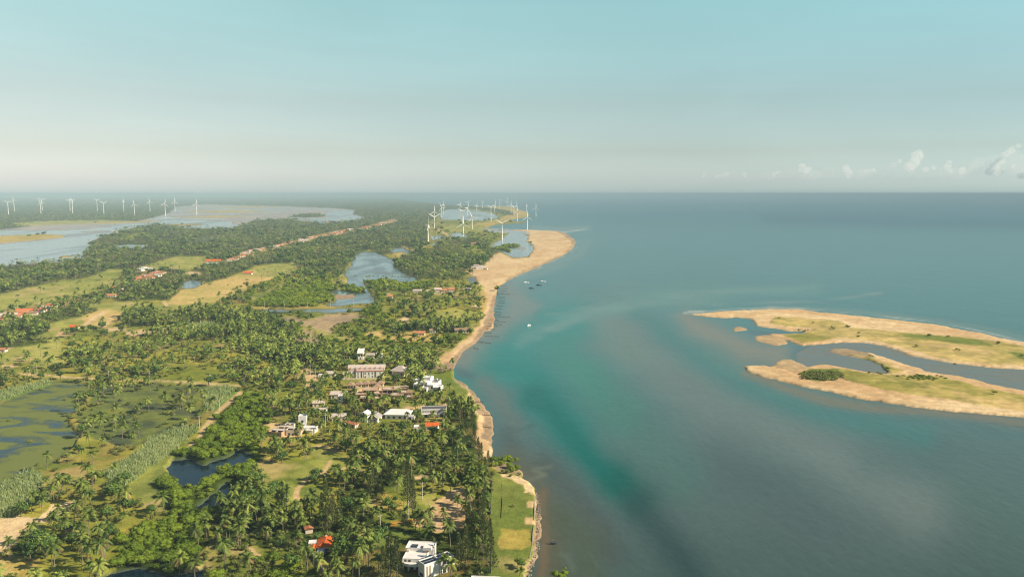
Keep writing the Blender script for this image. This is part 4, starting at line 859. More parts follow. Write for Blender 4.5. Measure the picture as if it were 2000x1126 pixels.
# boundary wall left of the orange house
x1, y1 = P(612, 1092); x2, y2 = P(632, 1126)
o = tag(B(0, math.hypot(x2-x1, y2-y1), -.1, .1, 0, 2.0).done('boundary_wall', 'concrete'), 'narrow grey boundary wall running down from the orange tiled house', 'wall'); o.location = (x1, y1, 1.2); o.rotation_euler = (0, 0, math.atan2(y2-y1, x2-x1))
def orange_house():
    o = site('house', 637, 1078, 8, 'orange tiled house with hipped roof among dark trees', 'house', clear=8)
    B(-4.2, 3.4, .8, 10.6, 0, 3.0).done('wall', 'cream', o); MB().gable(-5.0, 4.2, .2, 11.4, 3.01, 2.3, along='y', hip=2.4).done('roof', 'orange', o)
    B(-7.6, -5.2, -.6, 4.6, 0, 2.4).done('side_wall', 'cream', o); MB().gable(-8.0, -4.9, -1.0, 5.0, 2.41, .8, along='y').done('side_roof', 'orange', o)
    flat_block(o, -9.2, -5.3, 6.0, 10.0, 2.9, 'white', name='annex_wall', par=.15); flat_block(o, -4.0, -.8, -3.2, .78, 2.4, 'white', name='porch_wall', par=.1)
    windows(o, [1.0, 2.6], .8, .9, 2.0, 1.0); windows(o, [3.5, 6.5, 9.0], 3.4, .9, 2.0, 1.1, side=1, axis='y'); B(-.4, .5, .68, .82, 0, 2.05).done('door', 'wood', o)
    B(-1.0, -.4, 7.5, 8.1, 4.4, 5.9).done('chimney', 'cream', o); o.scale = (.84,)*3
orange_house()
cottage(604, 1040, 3.2, 3, 2.2, 20, 'cream', 'redtile', .8, 'tiny red roofed hut just above the orange tiled house', win=False, along='y', name='hut', cat='hut')
cottage(843, 840, 7.5, 6, 3.0, -4, 'white', 'orange', 1.6, 'small white house with a bright orange tiled roof near the muddy beach')
o = site('house', 816, 842, 2, 'small white flat roofed block left of the bright orange roof near the beach', 'house', clear=4); flat_block(o, -2.6, 2.6, 0, 5, 2.9); windows(o, [-1.2, 1.2], 0, .9, 2.0, 1.0)
# long white house with dark roof strip
o = site('house', 848, 814, 7, 'long white two storey house with slatted front and dark roof edge', 'house', clear=11); flat_block(o, -8.5, 8.5, 0, 8, 5.6, 'white', 'darkgrey', par=.3)
for i in range(9): B(-7.9+i*1.75, -6.5+i*1.75, -.12, .02, 3.3, 5.2).done('shutter', 'grey', o)
for x in (-8.2, -3, 3, 8): B(x-.2, x+.2, -2.2, -1.8, 0, 2.9).done('column', 'white', o)
B(-8.5, 8.5, -2.4, -.01, 2.9, 3.15).done('terrace', 'white', o); windows(o, [-5.5, -.5, 5.0], 0, .2, 2.4, 2.0)
# wide white hall roof
o = site('house', 775, 818, -4, 'broad white house with a shallow hipped white roof above the grove', 'house', clear=11); B(-8, 8, 0, 10, 0, 3.4).done('wall', 'white', o); MB().gable(-9, 9, -1, 11, 3.41, 2.4, hip=4).done('roof', 'white', o); windows(o, [-5.5, -2, 2, 5.5], 0, .8, 2.2, 1.5)
o = site('garage', 800, 819, -4, 'low white shed attached right of the broad white hipped roof', 'shed', clear=4); flat_block(o, -2.5, 3, 0, 5, 2.6, par=.15); windows(o, [0], 0, .1, 2.0, 2.2)
# gabled house
o = site('house', 711, 824, -12, 'white gabled house with grey brown tiled side roofs', 'house', clear=9); B(-3.4, 2.4, 0, 7, 0, 5.0).done('wall', 'white', o); MB().gable(-3.9, 2.9, -.6, 7.6, 5.01, 1.8, along='y').done('roof', 'white', o)
B(2.41, 9.0, 1, 9, 0, 2.9).done('side_wall', 'white', o); MB().gable(2.6, 9.6, .4, 9.6, 2.91, 1.9, along='y').done('side_roof', 'grey', o); MB().gable(-4.5, 5, 7.7, 13, 3.2, 2.0, along='x').done('rear_roof', 'grey', o); B(-4, 4.4, 8, 12.4, 0, 3.19).done('rear_wall', 'white', o)
windows(o, [-1.8, .8], 0, 3.2, 4.5, 1.1); windows(o, [4.5, 7.0], 1, .9, 2.1, 1.3); B(-1.2, .2, -.1, .02, 0, 2.1).done('door', 'wood', o)
cottage(662, 822, 9, 7, 3.2, 6, 'cream', 'pinkroof', 1.5, 'cream house with a pale roof left of the white gabled house')
cottage(651, 819, 3.6, 4, 3.0, 6, 'redtile', 'redtile', .9, 'little red brick lean-to at the left end of the cream house', win=False, name='outbuilding', cat='outbuilding')
cottage(684, 834, 8, 4, 2.6, -32, 'cream', 'redtile', 1.2, 'low orange roofed outbuilding set at an angle below the cream house', name='outbuilding', cat='outbuilding')
o = site('house', 591, 836, 3, 'narrow white three storey tower house', 'house', clear=5); flat_block(o, -2.6, 2.6, 0, 5, 8.0); windows(o, [-1.2, 1.2], 0, 1, 2.2, .9); windows(o, [0], 0, 4.2, 5.6, 1.4); windows(o, [1.5, 3.5], -2.6, 3.5, 6.8, .9, side=-1, axis='y'); B(-2.0, 2.0, -1.2, -.01, 3.2, 3.5).done('balcony', 'white', o)
o = site('house', 604, 845, -8, 'low white house with open porch below the white tower house', 'house', clear=6); flat_block(o, -5, 3.5, 0, 6, 3.2, par=.2); windows(o, [-3.5], 0, .8, 2.1, 1.4); B(-1.5, 3.0, -2.6, -.01, 2.7, 2.9).done('porch_roof', 'white', o)
for x in (-1.3, 2.8): B(x-.15, x+.15, -2.5, -2.2, 0, 2.69).done('column', 'white', o)
cottage(622, 794, 8, 6, 2.9, 10, 'cream', 'pinkroof', 1.4, 'house with pale tan roof half hidden by palms, upper of two')
cottage(624, 808, 8, 5, 3.2, 0, 'white', 'pinkroof', .9, 'white walled house half hidden by palms, lower of two')
# raw walled building site on the left
for i, (u, v, w_, d_, h, rz, l) in enumerate([(537,853,9,7,3.6,-14,'roofless house of raw tan block walls, leftmost on the building plot'), (553,845,8,6,3.4,-6,'unfinished tan block house in the middle of the building plot'), (572,851,9,7,4.2,-4,'unfinished pale block house at the right of the building plot'), (565,838,6,5,3.6,-4,'small square cream room behind the unfinished block houses')]):
    o = site('unfinished_house', u, v, rz, l, 'unfinished house', clear=5.5); m = MB(); t = .2
    for (x0, x1, y0, y1) in ((-w_/2, w_/2, 0, t), (-w_/2, w_/2, d_-t, d_), (-w_/2, -w_/2+t, t, d_-t), (w_/2-t, w_/2, t, d_-t), (-t/2, t/2, t, d_-t)): m.box(x0, x1, y0, y1, 0, h)
    m.done('wall', 'tan' if i < 2 else 'cream', o); B(-w_/2+t, w_/2-t, d_*.5, d_-t, h-.25, h-.02).done('roof_slab', 'concrete', o); windows(o, [-w_/4, w_/4], 0, .8, 2.2, 1.2)
    B(-.5, .5, -.06, .02, 0, 2.1).done('doorway', 'glass', o)
# ------------------------------------------------------------------ resort
def resort():
    o = site('resort', 722, 738, 5, 'long two storey resort with pale walls, red trim and weathered roof', 'hotel', clear=22)
    B(-11, 11, 0, 6, 0, 6.0).done('wall', 'white', o); B(-17.5, 11.2, 6.01, 15, 0, 7.2).done('rear_wall', 'pinkroof', o)
    MB().gable(-18.2, 12.2, 6.4, 15.8, 7.21, 1.9, t=.2).done('roof', 'pinkroof', o); B(-11.3, 11.3, -.35, 6.0, 6.01, 6.4).done('trim', 'red', o); B(-10.6, 10.6, .3, 5.7, 6.405, 6.46).done('terrace', 'pinkroof', o)
    for x in range(-16, 12, 4): B(x, x+.5, 5.7, 6.005, 6.47, 8.4).done('pillar', 'redtile', o)
    windows(o, [-6.5, 4.8], 0, .2, 5.6, .9); windows(o, [-9, -3.5, -.5, 2.2, 8.6], 0, 3.6, 4.8, .9); windows(o, [-9, -3.5, 2.2, 8.6], 0, .9, 2.1, .9)
    B(-21, -11.3, 1, 6, 0, 3.4).done('side_wing', 'cream', o); MB().gable(-21.6, -11.0, .5, 6.6, 3.41, 1.5).done('side_roof', 'pinkroof', o)
    for x in (-8.8, -4.4, 0, 4.4, 8.8): B(x-.12, x+.12, -.22, -.01, 0, 6.0).done('pilaster', 'cream', o)
    B(-24, 12, -4.2, -3.9, 0, 1.6).done('garden_wall', 'cream', o)
resort()
o = site('pavilion', 777, 734, -24, 'grey hipped roof pavilion right of the long resort', 'pavilion', clear=10); B(-5.5, 5.5, 0, 9, 0, 4.4).done('wall', 'pink', o); MB().gable(-7, 7, -1.5, 10.5, 4.41, 3.8, hip=5.5).done('roof', 'pinkroof', o); windows(o, [-3.5, 0, 3.5], 0, 1, 3, 1.2)
o = site('house', 627, 738, 4, 'small white hut by the car park left of the resort', 'hut', clear=4); flat_block(o, -2.2, 2.2, 0, 4, 3.0, par=.2); windows(o, [-1, 1], 0, 1, 2, .8)
cottage(644, 736, 9, 6, 3.0, 2, 'cream', 'pinkroof', 1.6, 'dull roofed cottage between the car park and the resort')
# back villa
o = site('villa', 712, 702, 4, 'white villa with a slanted white roof behind the resort', 'villa', clear=12); B(-6, -1, 0, 8, 0, 6.2).done('wall', 'white', o)
m = MB(); k = [(-6.6,-.8,6.1),(-.6,-.8,6.1),(-.6,9,8.6),(-6.6,9,8.6),(-6.6,-.8,6.5),(-.6,-.8,6.5),(-.6,9,9.0),(-6.6,9,9.0)]; m.V = k; m.F = [(0,3,2,1),(4,5,6,7),(0,1,5,4),(1,2,6,5),(2,3,7,6),(3,0,4,7)]; m.done('roof', 'white', o)
B(-.99, 8, 1, 8, 0, 4.2).done('side_wall', 'cream', o); B(-1.0, 8.6, .5, 8.5, 4.21, 4.6).done('side_roof', 'pinkroof', o); B(8.01, 15, 2, 9, 0, 3.6).done('right_wall', 'white', o); MB().gable(7.6, 15.6, 1.4, 9.6, 3.61, 2.0, hip=3).done('right_roof', 'white', o)
windows(o, [-4.8, -2.4], 0, 3.4, 5.2, 1.4); windows(o, [1.5, 4, 6.5], 1, 1, 2.4, 1.3); windows(o, [10, 13], 2, 1, 2.2, 1.2); B(-4, -3, -.1, .02, 0, 2.2).done('door', 'wood', o)
# stepped white hotel
o = site('hotel', 829, 762, -14, 'cluster of stepped white hotel blocks near the lawn by the sea', 'hotel', clear=15)
for i, (x0, x1, y0, y1, h) in enumerate([(-11, -5, 8, 17, 5.8), (-4.99, 1, 10, 18, 7.4), (1.01, 8, 9, 16, 5.2), (-9, -4, 0, 7.9, 4.4), (-3.9, 2.2, 1, 9.9, 6.0), (2.3, 7.6, -1, 8.9, 4.6), (7.7, 13, -3, 6, 3.6), (-1, 3.6, -5, .9, 3.2)]):
    flat_block(o, x0, x1, y0, y1, h, 'white', par=.5); windows(o, [(x0+x1)/2-1.3, (x0+x1)/2+1.3], y0, h-2.3, h-.8, 1.2); windows(o, [(y0+y1)/2], x0, h-2.2, h-.9, 1.2, side=-1, axis='y')
B(2.5, 8.0, 9.6, 15.4, 5.25, 5.4).done('roof_panel', 'darkgrey', o)
for x in (-8, 0, 5): B(x, x+1.2, 12, 13.2, 7.5 if x == 0 else 5.9, 8.6 if x == 0 else 7.0).done('water_tank', 'white', o)
# unfinished complex
spec = [(700,779,11,8,3.6,3),(722,776,10,9,5.6,3),(742,777,10,8,3.4,3),(762,776,11,9,6.0,3),(782,774,10,8,6.2,3),(715,785,9,6,3.2,3),(736,787,10,6,3.4,3),(756,785,9,6,3.6,3),(775,785,9,6,5.0,3),(793,781,8,7,5.6,3)]
ol = ['leftmost in the back row', 'second from left in the back row', 'third from left in the back row', 'fourth from left in the back row', 'rightmost in the back row', 'leftmost in the front row', 'second from left in the front row', 'third from left in the front row', 'fourth from left in the front row', 'at the right end next to the white hotel']
for (u, v, w_, d_, h, rz), l in zip(spec, ol):
    o = site('unfinished_block', u, v, rz, 'raw brown building shell with open bays, '+l, 'unfinished building', 'unfinished building shells beside the hotel', clear=6.5)
    n = max(2, int(w_/3)); m = MB()
    for i in range(n+1):
        for yy in (0, d_/2, d_): m.box(-w_/2+w_*i/n-.18, -w_/2+w_*i/n+.18, yy-.18, yy+.18, 0, h)
    m.done('column', 'tan', o)
    B(-w_/2+.2, w_/2-.2, d_*.55, d_-.25, 0, h-.01).done('wall', 'tan', o); B(-w_/2-.4, w_/2+.4, -.4, d_+.4, h+.001, h+.3).done('roof_slab', 'brownroof' if int(u) % 2 else 'tan', o)
    if h > 5: B(-w_/2-.3, w_/2+.3, -.3, d_*.54, h/2-.1, h/2+.12).done('floor_slab', 'concrete', o)
    B(-w_/2+.5, -w_/2+w_*.45, .3, 2.2, h+.31, h+1.3).done('parapet', 'cream', o)
# thatched chalets above the complex
for i, (u, v) in enumerate([(684,758),(700,756),(714,755),(728,754),(742,755),(692,765),(735,762)]):
    o = site('chalet', u, v, 0, 'small brown pyramid roofed chalet, number %s along the row' % ['one', 'two', 'three', 'four', 'five', 'six', 'seven'][i] if False else ['leftmost brown pyramid roofed chalet of the upper row', 'second brown pyramid roofed chalet from the left in the upper row', 'third brown pyramid roofed chalet from the left in the upper row', 'fourth brown pyramid roofed chalet from the left in the upper row', 'rightmost brown pyramid roofed chalet of the upper row', 'left brown pyramid roofed chalet of the lower pair', 'right brown pyramid roofed chalet of the lower pair'][i], 'chalet', 'pyramid roofed chalets by the resort', clear=4.5)
    B(-2.3, 2.3, 0, 4.6, 0, 2.6).done('wall', 'cream', o); MB().gable(-3.4, 3.4, -1.1, 5.7, 2.61, 2.4, hip=3.3).done('roof', 'brownroof', o); windows(o, [1.2], 0, .9, 2.0, .9); B(-1.5, -.6, -.08, .02, 0, 2.0).done('door', 'wood', o)
cottage(661, 778, 11, 8, 3.2, 4, 'cream', 'pinkroof', 1.8, 'cottage with a broad pale tan roof left of the unfinished complex')
o = site('house', 668, 788, 0, 'white two storey block below the pale tan roofed cottage', 'house', clear=5); flat_block(o, -3, 3, 0, 5, 5.4); windows(o, [-1.5, 1.5], 0, 3.3, 4.6, 1.0); windows(o, [-1.5, 1.5], 0, .9, 2.1, 1.0)
cottage(633, 777, 5, 4, 2.4, 10, 'cream', 'orange', 1.1, 'little orange roofed hut left of the pale tan roofed cottage', name='hut', cat='hut', win=False)
cottage(800, 727, 8, 5, 2.8, -10, 'cream', 'brownroof', 1.8, 'thatched bar behind the stepped white hotel', name='hut', cat='hut')
cottage(822, 730, 6, 4, 2.6, -12, 'cream', 'redtile', 1.2, 'small red roofed hut behind the stepped white hotel', name='hut', cat='hut')
# houses of the beach strip farther off
for (u, v, w_, d_, h, wall, roof, l) in [(815,572,13,8,3.6,'cream','pinkroof','pale house at the left end of the row near the lagoon mouth'), (838,572,9,7,3.0,'white','pinkroof','low white house second from the left in the row near the lagoon mouth'), (854,573,12,8,6.6,'pink','pink','tall pink house in the middle of the row near the lagoon mouth'), (868,570,8,6,3,'cream','redtile','small house between the two pink houses near the lagoon mouth'), (885,572,13,8,5.5,'pink','redtile','pink house with red roof at the right of the row near the lagoon mouth'), (912,568,12,7,3.0,'cream','pinkroof','grey roofed house at the right end of the row near the beach pool'), (788,574,7,6,3,'cream','redtile','red roofed hut between the lagoon thicket and the row of houses'), (762,582,7,5,2.8,'cream','redtile','red roofed hut beside the pale track east of the lagoon'),
        (902,650,15,9,3.2,'cream','brownroof','wide thatched beach bar under dark trees close to the shore'), (845,650,6,5,2.8,'white','brownroof','small white hut under the palms left of the thatched beach bar'), (818,655,12,6,2.8,'cream','redtile','orange roofed house under the palms facing the dry meadow')]:
    cottage(u, v, w_, d_, h, random.uniform(-8, 8), wall, roof, 1.9, l)
for i, (u, v) in enumerate([(925,524),(930,521),(934,525),(939,522),(944,524),(948,526)]):
    cottage(u, v, random.uniform(6, 10), 6, 2.8, random.uniform(-20, 20), 'white', 'pinkroof', 1.6, ['leftmost', 'second', 'third', 'fourth', 'fifth', 'rightmost'][i]+' pale beach shack in the row where trees meet the sand', 'beach shack', 'beach shacks at the edge of the sand', name='beach_shack')
cottage(925, 478, 14, 9, 4, 0, 'pink', 'redtile', 2.2, 'pinkish house alone in the scrub before the turbine pond'); cottage(895, 505, 8, 6, 3.5, 0, 'cream', 'pinkroof', 1.4, 'cream house alone in the dark wood behind the beach')
cottage(222, 455, 22, 12, 6, 0, 'white', 'pinkroof', 2.5, 'pale building at the tip of the wooded spit in the salt lagoon')
# ------------------------------------------------------------------ villages
def village_row(pts, n, spread, size, where_):
    seg = [P(*p) for p in pts]; L_ = [0]
    for a, b in zip(seg[:-1], seg[1:]): L_.append(L_[-1]+math.dist(a, b))
    for i in range(n):
        s = L_[-1]*(i+random.uniform(.2, .8))/n; j = max(k for k in range(len(seg)-1) if L_[k] <= s); f = (s-L_[j])/(L_[j+1]-L_[j]); x = seg[j][0]*(1-f)+seg[j+1][0]*f; y = seg[j][1]*(1-f)+seg[j+1][1]*f
        x += random.uniform(-spread, spread); u, v = to_px(x, y); w_ = size*random.uniform(.7, 1.4); an = 'left part' if f*0+s < L_[-1]/3 else 'middle part' if s < L_[-1]*2/3 else 'far part'
        roof = random.choice(['orange', 'redtile', 'redtile', 'redtile', 'pinkroof', 'pinkroof', 'brownroof']); colr = {'orange': 'bright orange', 'redtile': 'dull red', 'pinkroof': 'pale', 'brownroof': 'brown'}[roof]; wc = random.choice(['white', 'cream', 'cream'])
        cottage(float(u), float(v), w_, w_*.7, 3.2, random.uniform(-25, 25), wc, roof, w_*.16, '%s roofed %s house, %s of %s' % (colr, wc, an, where_), 'house', '%s roofed %s houses, %s of %s' % (colr, wc, an, where_), win=False)
village_row([(412,514),(455,508),(500,491),(545,482),(600,468),(640,459)], 44, 16, 12.5, 'the village street in the forest')
village_row([(640,459),(680,451),(700,448),(730,442),(770,431)], 26, 20, 16, 'the distant village end')
village_row([(258,551),(275,547),(290,542),(300,539),(318,533)], 16, 9, 12, 'the hamlet below the quarry')
village_row([(0,632),(12,626),(28,621),(40,612)], 9, 6, 13, 'the hamlet at the left edge')
village_row([(58,616),(70,612),(95,602),(118,597)], 7, 5, 9, 'the roadside hamlet at left')
o = site('house', 416, 515, 6, 'long white walled house with orange roof at the near end of the village street', 'house', clear=14); B(-14, 14, 0, 12, 0, 6).done('wall', 'white', o); MB().gable(-15, 15, -1, 13, 6.01, 3.5).done('roof', 'orange', o)
cottage(228, 567, 15, 8, 3.4, 4, 'white', 'orange', 2.4, 'lone bright orange roofed house on the pale meadow'); cottage(214, 580, 16, 7, 2.8, 14, 'cream', 'redtile', 1.8, 'low tan roofed house just below the lone orange roof'); cottage(483, 536, 15, 9, 3.4, 0, 'cream', 'orange', 2.6, 'orange roofed house alone at the top of the tan field')
cottage(143, 643, 9, 6, 3, 0, 'cream', 'orange', 1.8, 'lone orange roofed house in the field near the left edge'); cottage(12, 622, 22, 10, 4, 20, 'pink', 'pinkroof', 2.5, 'large pale roofed hall in the hamlet at the left edge'); cottage(2, 688, 7, 5, 3, 0, 'pink', 'redtile', 1.4, 'pink hut cut by the left edge above the marsh meadow')
for i, (u, v) in enumerate([(270,529),(279,526),(288,527)]): cottage(u, v, 14, 9, 3.4, 10*i-10, 'white', 'white', 1.4, ['left', 'middle', 'right'][i]+' white roofed shed on the pale quarry patch', 'shed', name='shed', win=False)
# ------------------------------------------------------------------ wind turbines
def turbine_meshes():
    out_ = {}
    m = MB(); n = 12
    for j, (z0, z1, r0, r1) in enumerate([(0, .33, 1.0, .86), (.33, .66, .86, .72), (.66, 1, .72, .56)]): m.cyl(0, 0, r0, r1, z0, z1, n)
    out_['tower'] = m
    m = MB(); m.box(-.9, .9, -1.6, 4.6, -.95, .95); out_['nacelle'] = m
    m = MB(); k = len(m.V)
    for y, r in ((-1.7, 1.15), (-2.7, 1.0), (-3.4, .55), (-3.6, .05)): m.V += [(r*math.cos(a*math.pi/5), y, r*math.sin(a*math.pi/5)) for a in range(10)]
    for j in range(3):
        for i in range(10): a = j*10+i; b = j*10+(i+1) % 10; m.F.append((a, b, b+10, a+10))
    m.F.append(tuple(range(10))); m.F.append(tuple(range(30, 40))[::-1]); out_['hub'] = m
    m = MB()     # blade along +z, unit length
    secs = [(0, .020, .020), (.07, .024, .020), (.2, .050, .013), (.5, .036, .008), (.8, .022, .005), (1.0, .006, .002)]
    for z, c, t in secs: m.V += [(-c*.35, -t, z), (c*.65, -t*.3, z), (c*.65, t*.3, z), (-c*.35, t, z)]
    for j in range(len(secs)-1):
        for i in range(4): a = j*4+i; b = j*4+(i+1) % 4; m.F.append((a, b, b+4, a+4))
    m.F.append((3, 2, 1, 0)); e = 4*(len(secs)-1); m.F.append((e, e+1, e+2, e+3)); out_['blade'] = m
    res = {}
    for k_, m in out_.items():
        me = bpy.data.meshes.new('turbine_'+k_); me.from_pydata(m.V, [], m.F); me.materials.append(MT['turbine']); me.update(); res[k_] = me
    return res
TM = turbine_meshes()
def turbine(ub, vb, vh, phase, yaw, blade, label, group, tall=None, thick=1.0, z0=0.6):
    x, y = P(ub, vb, z0)
    # hub height from where the hub is seen above its foot
    H = tall or (CAM_H - (y*CP + 0)*0)
    if tall is None:
        lo, hi = 20.0, 200.0
        for _ in range(40):
            mid = (lo+hi)/2
            if float(to_px(x, y, mid)[1]) > vh: lo = mid
            else: hi = mid
        H = lo
    o = empty('wind_turbine', (x, y, z0-.5), 0, label, 'wind turbine', group)
    t = link('tower', TM['tower'], o); t.scale = (2.0*thick, 2.0*thick, H-z0)
    nac = link('nacelle', TM['nacelle'], o); nac.location = (0, 0, H-z0+1.0); nac.rotation_euler = (0, 0, math.radians(yaw)); nac.scale = (thick*1.1,)*3
    hb = link('hub', TM['hub'], o); hb.location = (0, 0, H-z0+1.0); hb.rotation_euler = (0, 0, math.radians(yaw)); hb.scale = (thick*1.1,)*3
    for i in range(3):
        b = link('blade', TM['blade'], o); yw = math.radians(yaw); off = 2.6*thick
        b.location = (off*math.sin(yw), -off*math.cos(yw), H-z0+1.0); b.rotation_mode = 'XYZ'
        from mathutils import Matrix
        b.rotation_euler = (Matrix.Rotation(yw, 3, 'Z') @ Matrix.Rotation(math.radians(phase+120*i), 3, 'Y')).to_euler(); b.scale = (blade*1.9*thick, blade*2.4*thick, blade)
    return o
# foot px, hub row, blade phase (0 = one blade up, 60 = one blade down), yaw, blade length
ROW = 'wind turbines on the sandy headland'
RT = [(836,472,440,0,86,30,'white turbine seen edge on, nearest at the left of the headland'), (848.3,448,424,60,20,30,'turbine beside the straight sand track with a blade pointing down'), (848.8,428,413,0,15,36,'turbine directly behind the one at the sand track'), (862.5,424,405.5,95,20,32,'front one of the close pair at the left of the far pond'),
      (865.6,416,399,10,60,32,'rear one of the close pair at the left of the far pond'), (898.5,413,399,20,40,34,'far turbine just left above the two aligned turbines'), (903.7,436,412.5,60,10,29,'rear one of two aligned turbines, blades forming a Y'), (905,464,437,0,8,29,'front one of two aligned turbines before the pond'),
      (912.5,421,406,30,50,30,'turbine standing in the far pond near its middle'), (914,407,395.8,50,40,36,'distant turbine beyond the middle of the far pond'), (922,447.5,424,-25,12,30,'turbine on the grass right of the two aligned ones'), (931,412,400.6,10,50,32,'distant turbine at the dark tree line, left of two'),
      (942,407,395,60,60,34,'distant turbine at the dark tree line, right of two'), (958.8,432.5,404.5,58,14,27,'tall turbine at the near shore of the far pond'), (965.5,412.5,401,30,50,32,'rear turbine left behind the tall one at the pond'), (967.5,404,393,0,70,32,'distant turbine with blades edge on behind the pond end'),
      (975,407.5,395,0,88,30,'distant turbine left of the closely spaced far ones, seen edge on'), (978.5,402,391.5,60,30,36,'farthest turbine near the root of the sand spit'), (990.5,402.5,393,0,20,38,'distant turbine alone at the top of the tan spit'), (998,416,399.4,5,18,30,'turbine on the tan spit, left front of the cluster'),
      (1003.7,421,404.4,62,14,30,'turbine on the tan spit, central front of the cluster'), (1008.5,405,394.8,0,84,34,'rear turbine of the spit cluster seen edge on'), (1010,432,412,5,10,28,'turbine at the dark rocks of the spit'), (980.6,467.5,436,60,4,27,'nearest turbine in the tidal pond, blades forming a Y'),
      (1030,449,424,0,6,27,'turbine at the end of the rock jetty with one blade up'), (1028,414,400,10,70,30,'turbine at the tip of the tan spit'), (1046.5,423,405.6,0,10,30,'turbine standing alone in the sea off the spit')]
for ub, vb, vh, ph, yw, bl, lb in RT: turbine(ub, vb, vh, ph, yw, bl, lb, ROW, thick=1.0 if vb > 430 else 1.1)
ROWL = 'wind turbines beyond the salt lagoon'
LT = [(16.6,419,395,60,15,30,'turbine nearest the left edge beyond the lagoon'), (28,412,390.6,-20,20,36,'rear turbine second from the left edge beyond the lagoon'), (80,417.7,395,95,20,34,'front one of the first close pair beyond the lagoon'), (82.6,411,390.6,70,30,36,'rear one of the first close pair beyond the lagoon'), (137,411.5,391,30,50,34,'rear one of the second close pair beyond the lagoon'),
      (142,417,392,60,70,30,'front one of the second close pair beyond the lagoon'), (190,412,391,60,40,30,'rear left one of the third pair beyond the lagoon'), (203,418.6,396.6,-60,30,32,'front right one of the third pair beyond the lagoon'), (241.7,412,392,0,88,30,'single turbine seen edge on in the middle of the lagoon row'), (263,420,399,-10,20,32,'front turbine right of the edge-on one beyond the lagoon'),
      (293,413,394,-10,25,34,'rear turbine fourth from the right beyond the lagoon'), (323,421.4,398,10,20,32,'front turbine third from the right beyond the lagoon'), (342,413.4,394,0,30,34,'rear turbine second from the right beyond the lagoon'), (384.4,420,398,5,20,32,'rightmost turbine on the pale flats beyond the lagoon')]
for ub, vb, vh, ph, yw, bl, lb in LT: turbine(ub, vb, vh, ph, yw, bl, lb, ROWL, thick=1.15)
for i, ub in enumerate([444, 462.6, 482, 500, 521.7, 544, 564, 585.7, 605.6, 648]):
    turbine(ub, 384.6, 377.6, random.uniform(0, 120), random.uniform(0, 60), 40, ['leftmost', 'second', 'third', 'fourth', 'fifth', 'sixth', 'seventh', 'eighth', 'ninth', 'rightmost'][i]+' from the left in the faint row of turbines on the horizon' if 0 < i < 9 else ['leftmost', 'rightmost'][i > 0]+' turbine in the faint row on the horizon', 'faint wind turbines on the horizon', thick=2.4, tall=112)
# ------------------------------------------------------------------ utility poles
def pole(u, v, h, label, group=None, lamp=False, z=1.3):
    x, y = P(u, v, z); o = empty('utility_pole', (x, y, z-.3), math.radians(random.uniform(-30, 30)), label, 'utility pole', group)
    MB().cyl(0, 0, .2, .13, 0, h, 6).done('post', 'concrete', o); B(-1.0, 1.0, -.07, .07, h-.75, h-.6).done('cross_arm', 'concrete', o)
    for x_ in (-.85, 0, .85): MB().cyl(x_, 0, .06, .05, h-.59, h-.35, 5).done('insulator', 'white', o)
    if lamp: B(-.35, .35, .14, .6, h-2.4, h-1.5).done('transformer', 'grey', o)
    return o
PL = [(73,735,9.5,'beside the causeway road at its left end'), (213,745,9.5,'on the causeway road, second from its left end'), (292,747,10,'with transformer in the middle of the causeway road'), (411,750,8.5,'beside the causeway road near its right end'), (477,757,8.5,'at the right end of the causeway road'), (429,803,9,'half way along the dirt track'), (390,838,9.5,'with pale top at the bend of the dirt track'),
      (616,740,9,'by the car park entrance, left'), (606,733,9.5,'by the car park entrance, behind'), (625,752,9.5,'in front of the car park hut'), (825,976,9.5,'on the grass left of the bare sand'), (798,1014,9.5,'where the orange path meets the bare sand'), (743,1043,9.5,'at the yellow dirt turning place'), (757,1088,9.5,'in the deep shade left of the villa'), (640,824,11,'tall thin between the white tower house and the cream house'), (636,840,11,'tall thin in front of the white tower house'),
      (740,600,10,'at the right end of the canal'), (752,612,10,'below the pale track at the canal'), (517,602,10,'on the canal bank, leftmost'), (555,600,10,'on the canal bank, second'), (601,600,10,'on the canal bank, third'), (645,599,10,'on the canal bank, fourth'), (690,599,10,'on the canal bank, fifth'), (12,615,9,'in the meadow at the left edge'), (35,608,9,'in the meadow behind the left hamlet'), (42,606,9,'slightly right in the meadow behind the left hamlet'), (77,598,9,'in the meadow above the roadside hamlet'), (187,595,9,'below the palms in the middle of the meadow')]
for u, v, h, l in PL: pole(u, v, h, 'pale concrete utility pole '+l, lamp='transformer' in l)
# ------------------------------------------------------------------ boats
def boat(u, v, L_, hull, rz, label, mast=False):
    x, y = P(u, v); o = empty('boat', (x, y, 0), math.radians(rz), label, 'boat', None); m = MB(); n = 9; ring = []
    for z, s in ((-.25, .55), (.75, 1.0)):
        for i in range(n): q = i/(n-1); w_ = L_*.17*s*math.sin(math.pi*min(1, .12+q*.5+.0))**.6*(1-q**5); ring.append((-L_/2+L_*q*(1 if s == 1 else .94), w_, z+.35*q*q*(s == 1)))
        for i in range(n-1, -1, -1): q = i/(n-1); w_ = L_*.17*s*math.sin(math.pi*min(1, .12+q*.5))**.6*(1-q**5); ring.append((-L_/2+L_*q*(1 if s == 1 else .94), -w_, z+.35*q*q*(s == 1)))
    N = 2*n; m.V = ring; m.F = [tuple(range(N))[::-1], tuple(range(N, 2*N))]+[(i, (i+1) % N, N+(i+1) % N, N+i) for i in range(N)]
    m.done('hull', hull, o); B(-L_*.3, L_*.05, -L_*.09, L_*.09, .8, 1.9).done('cabin', 'hull' if hull == 'hull' else 'wood', o)
    if mast: MB().cyl(L_*.12, 0, .08, .05, .9, L_*.9, 5).done('mast', 'wood', o)
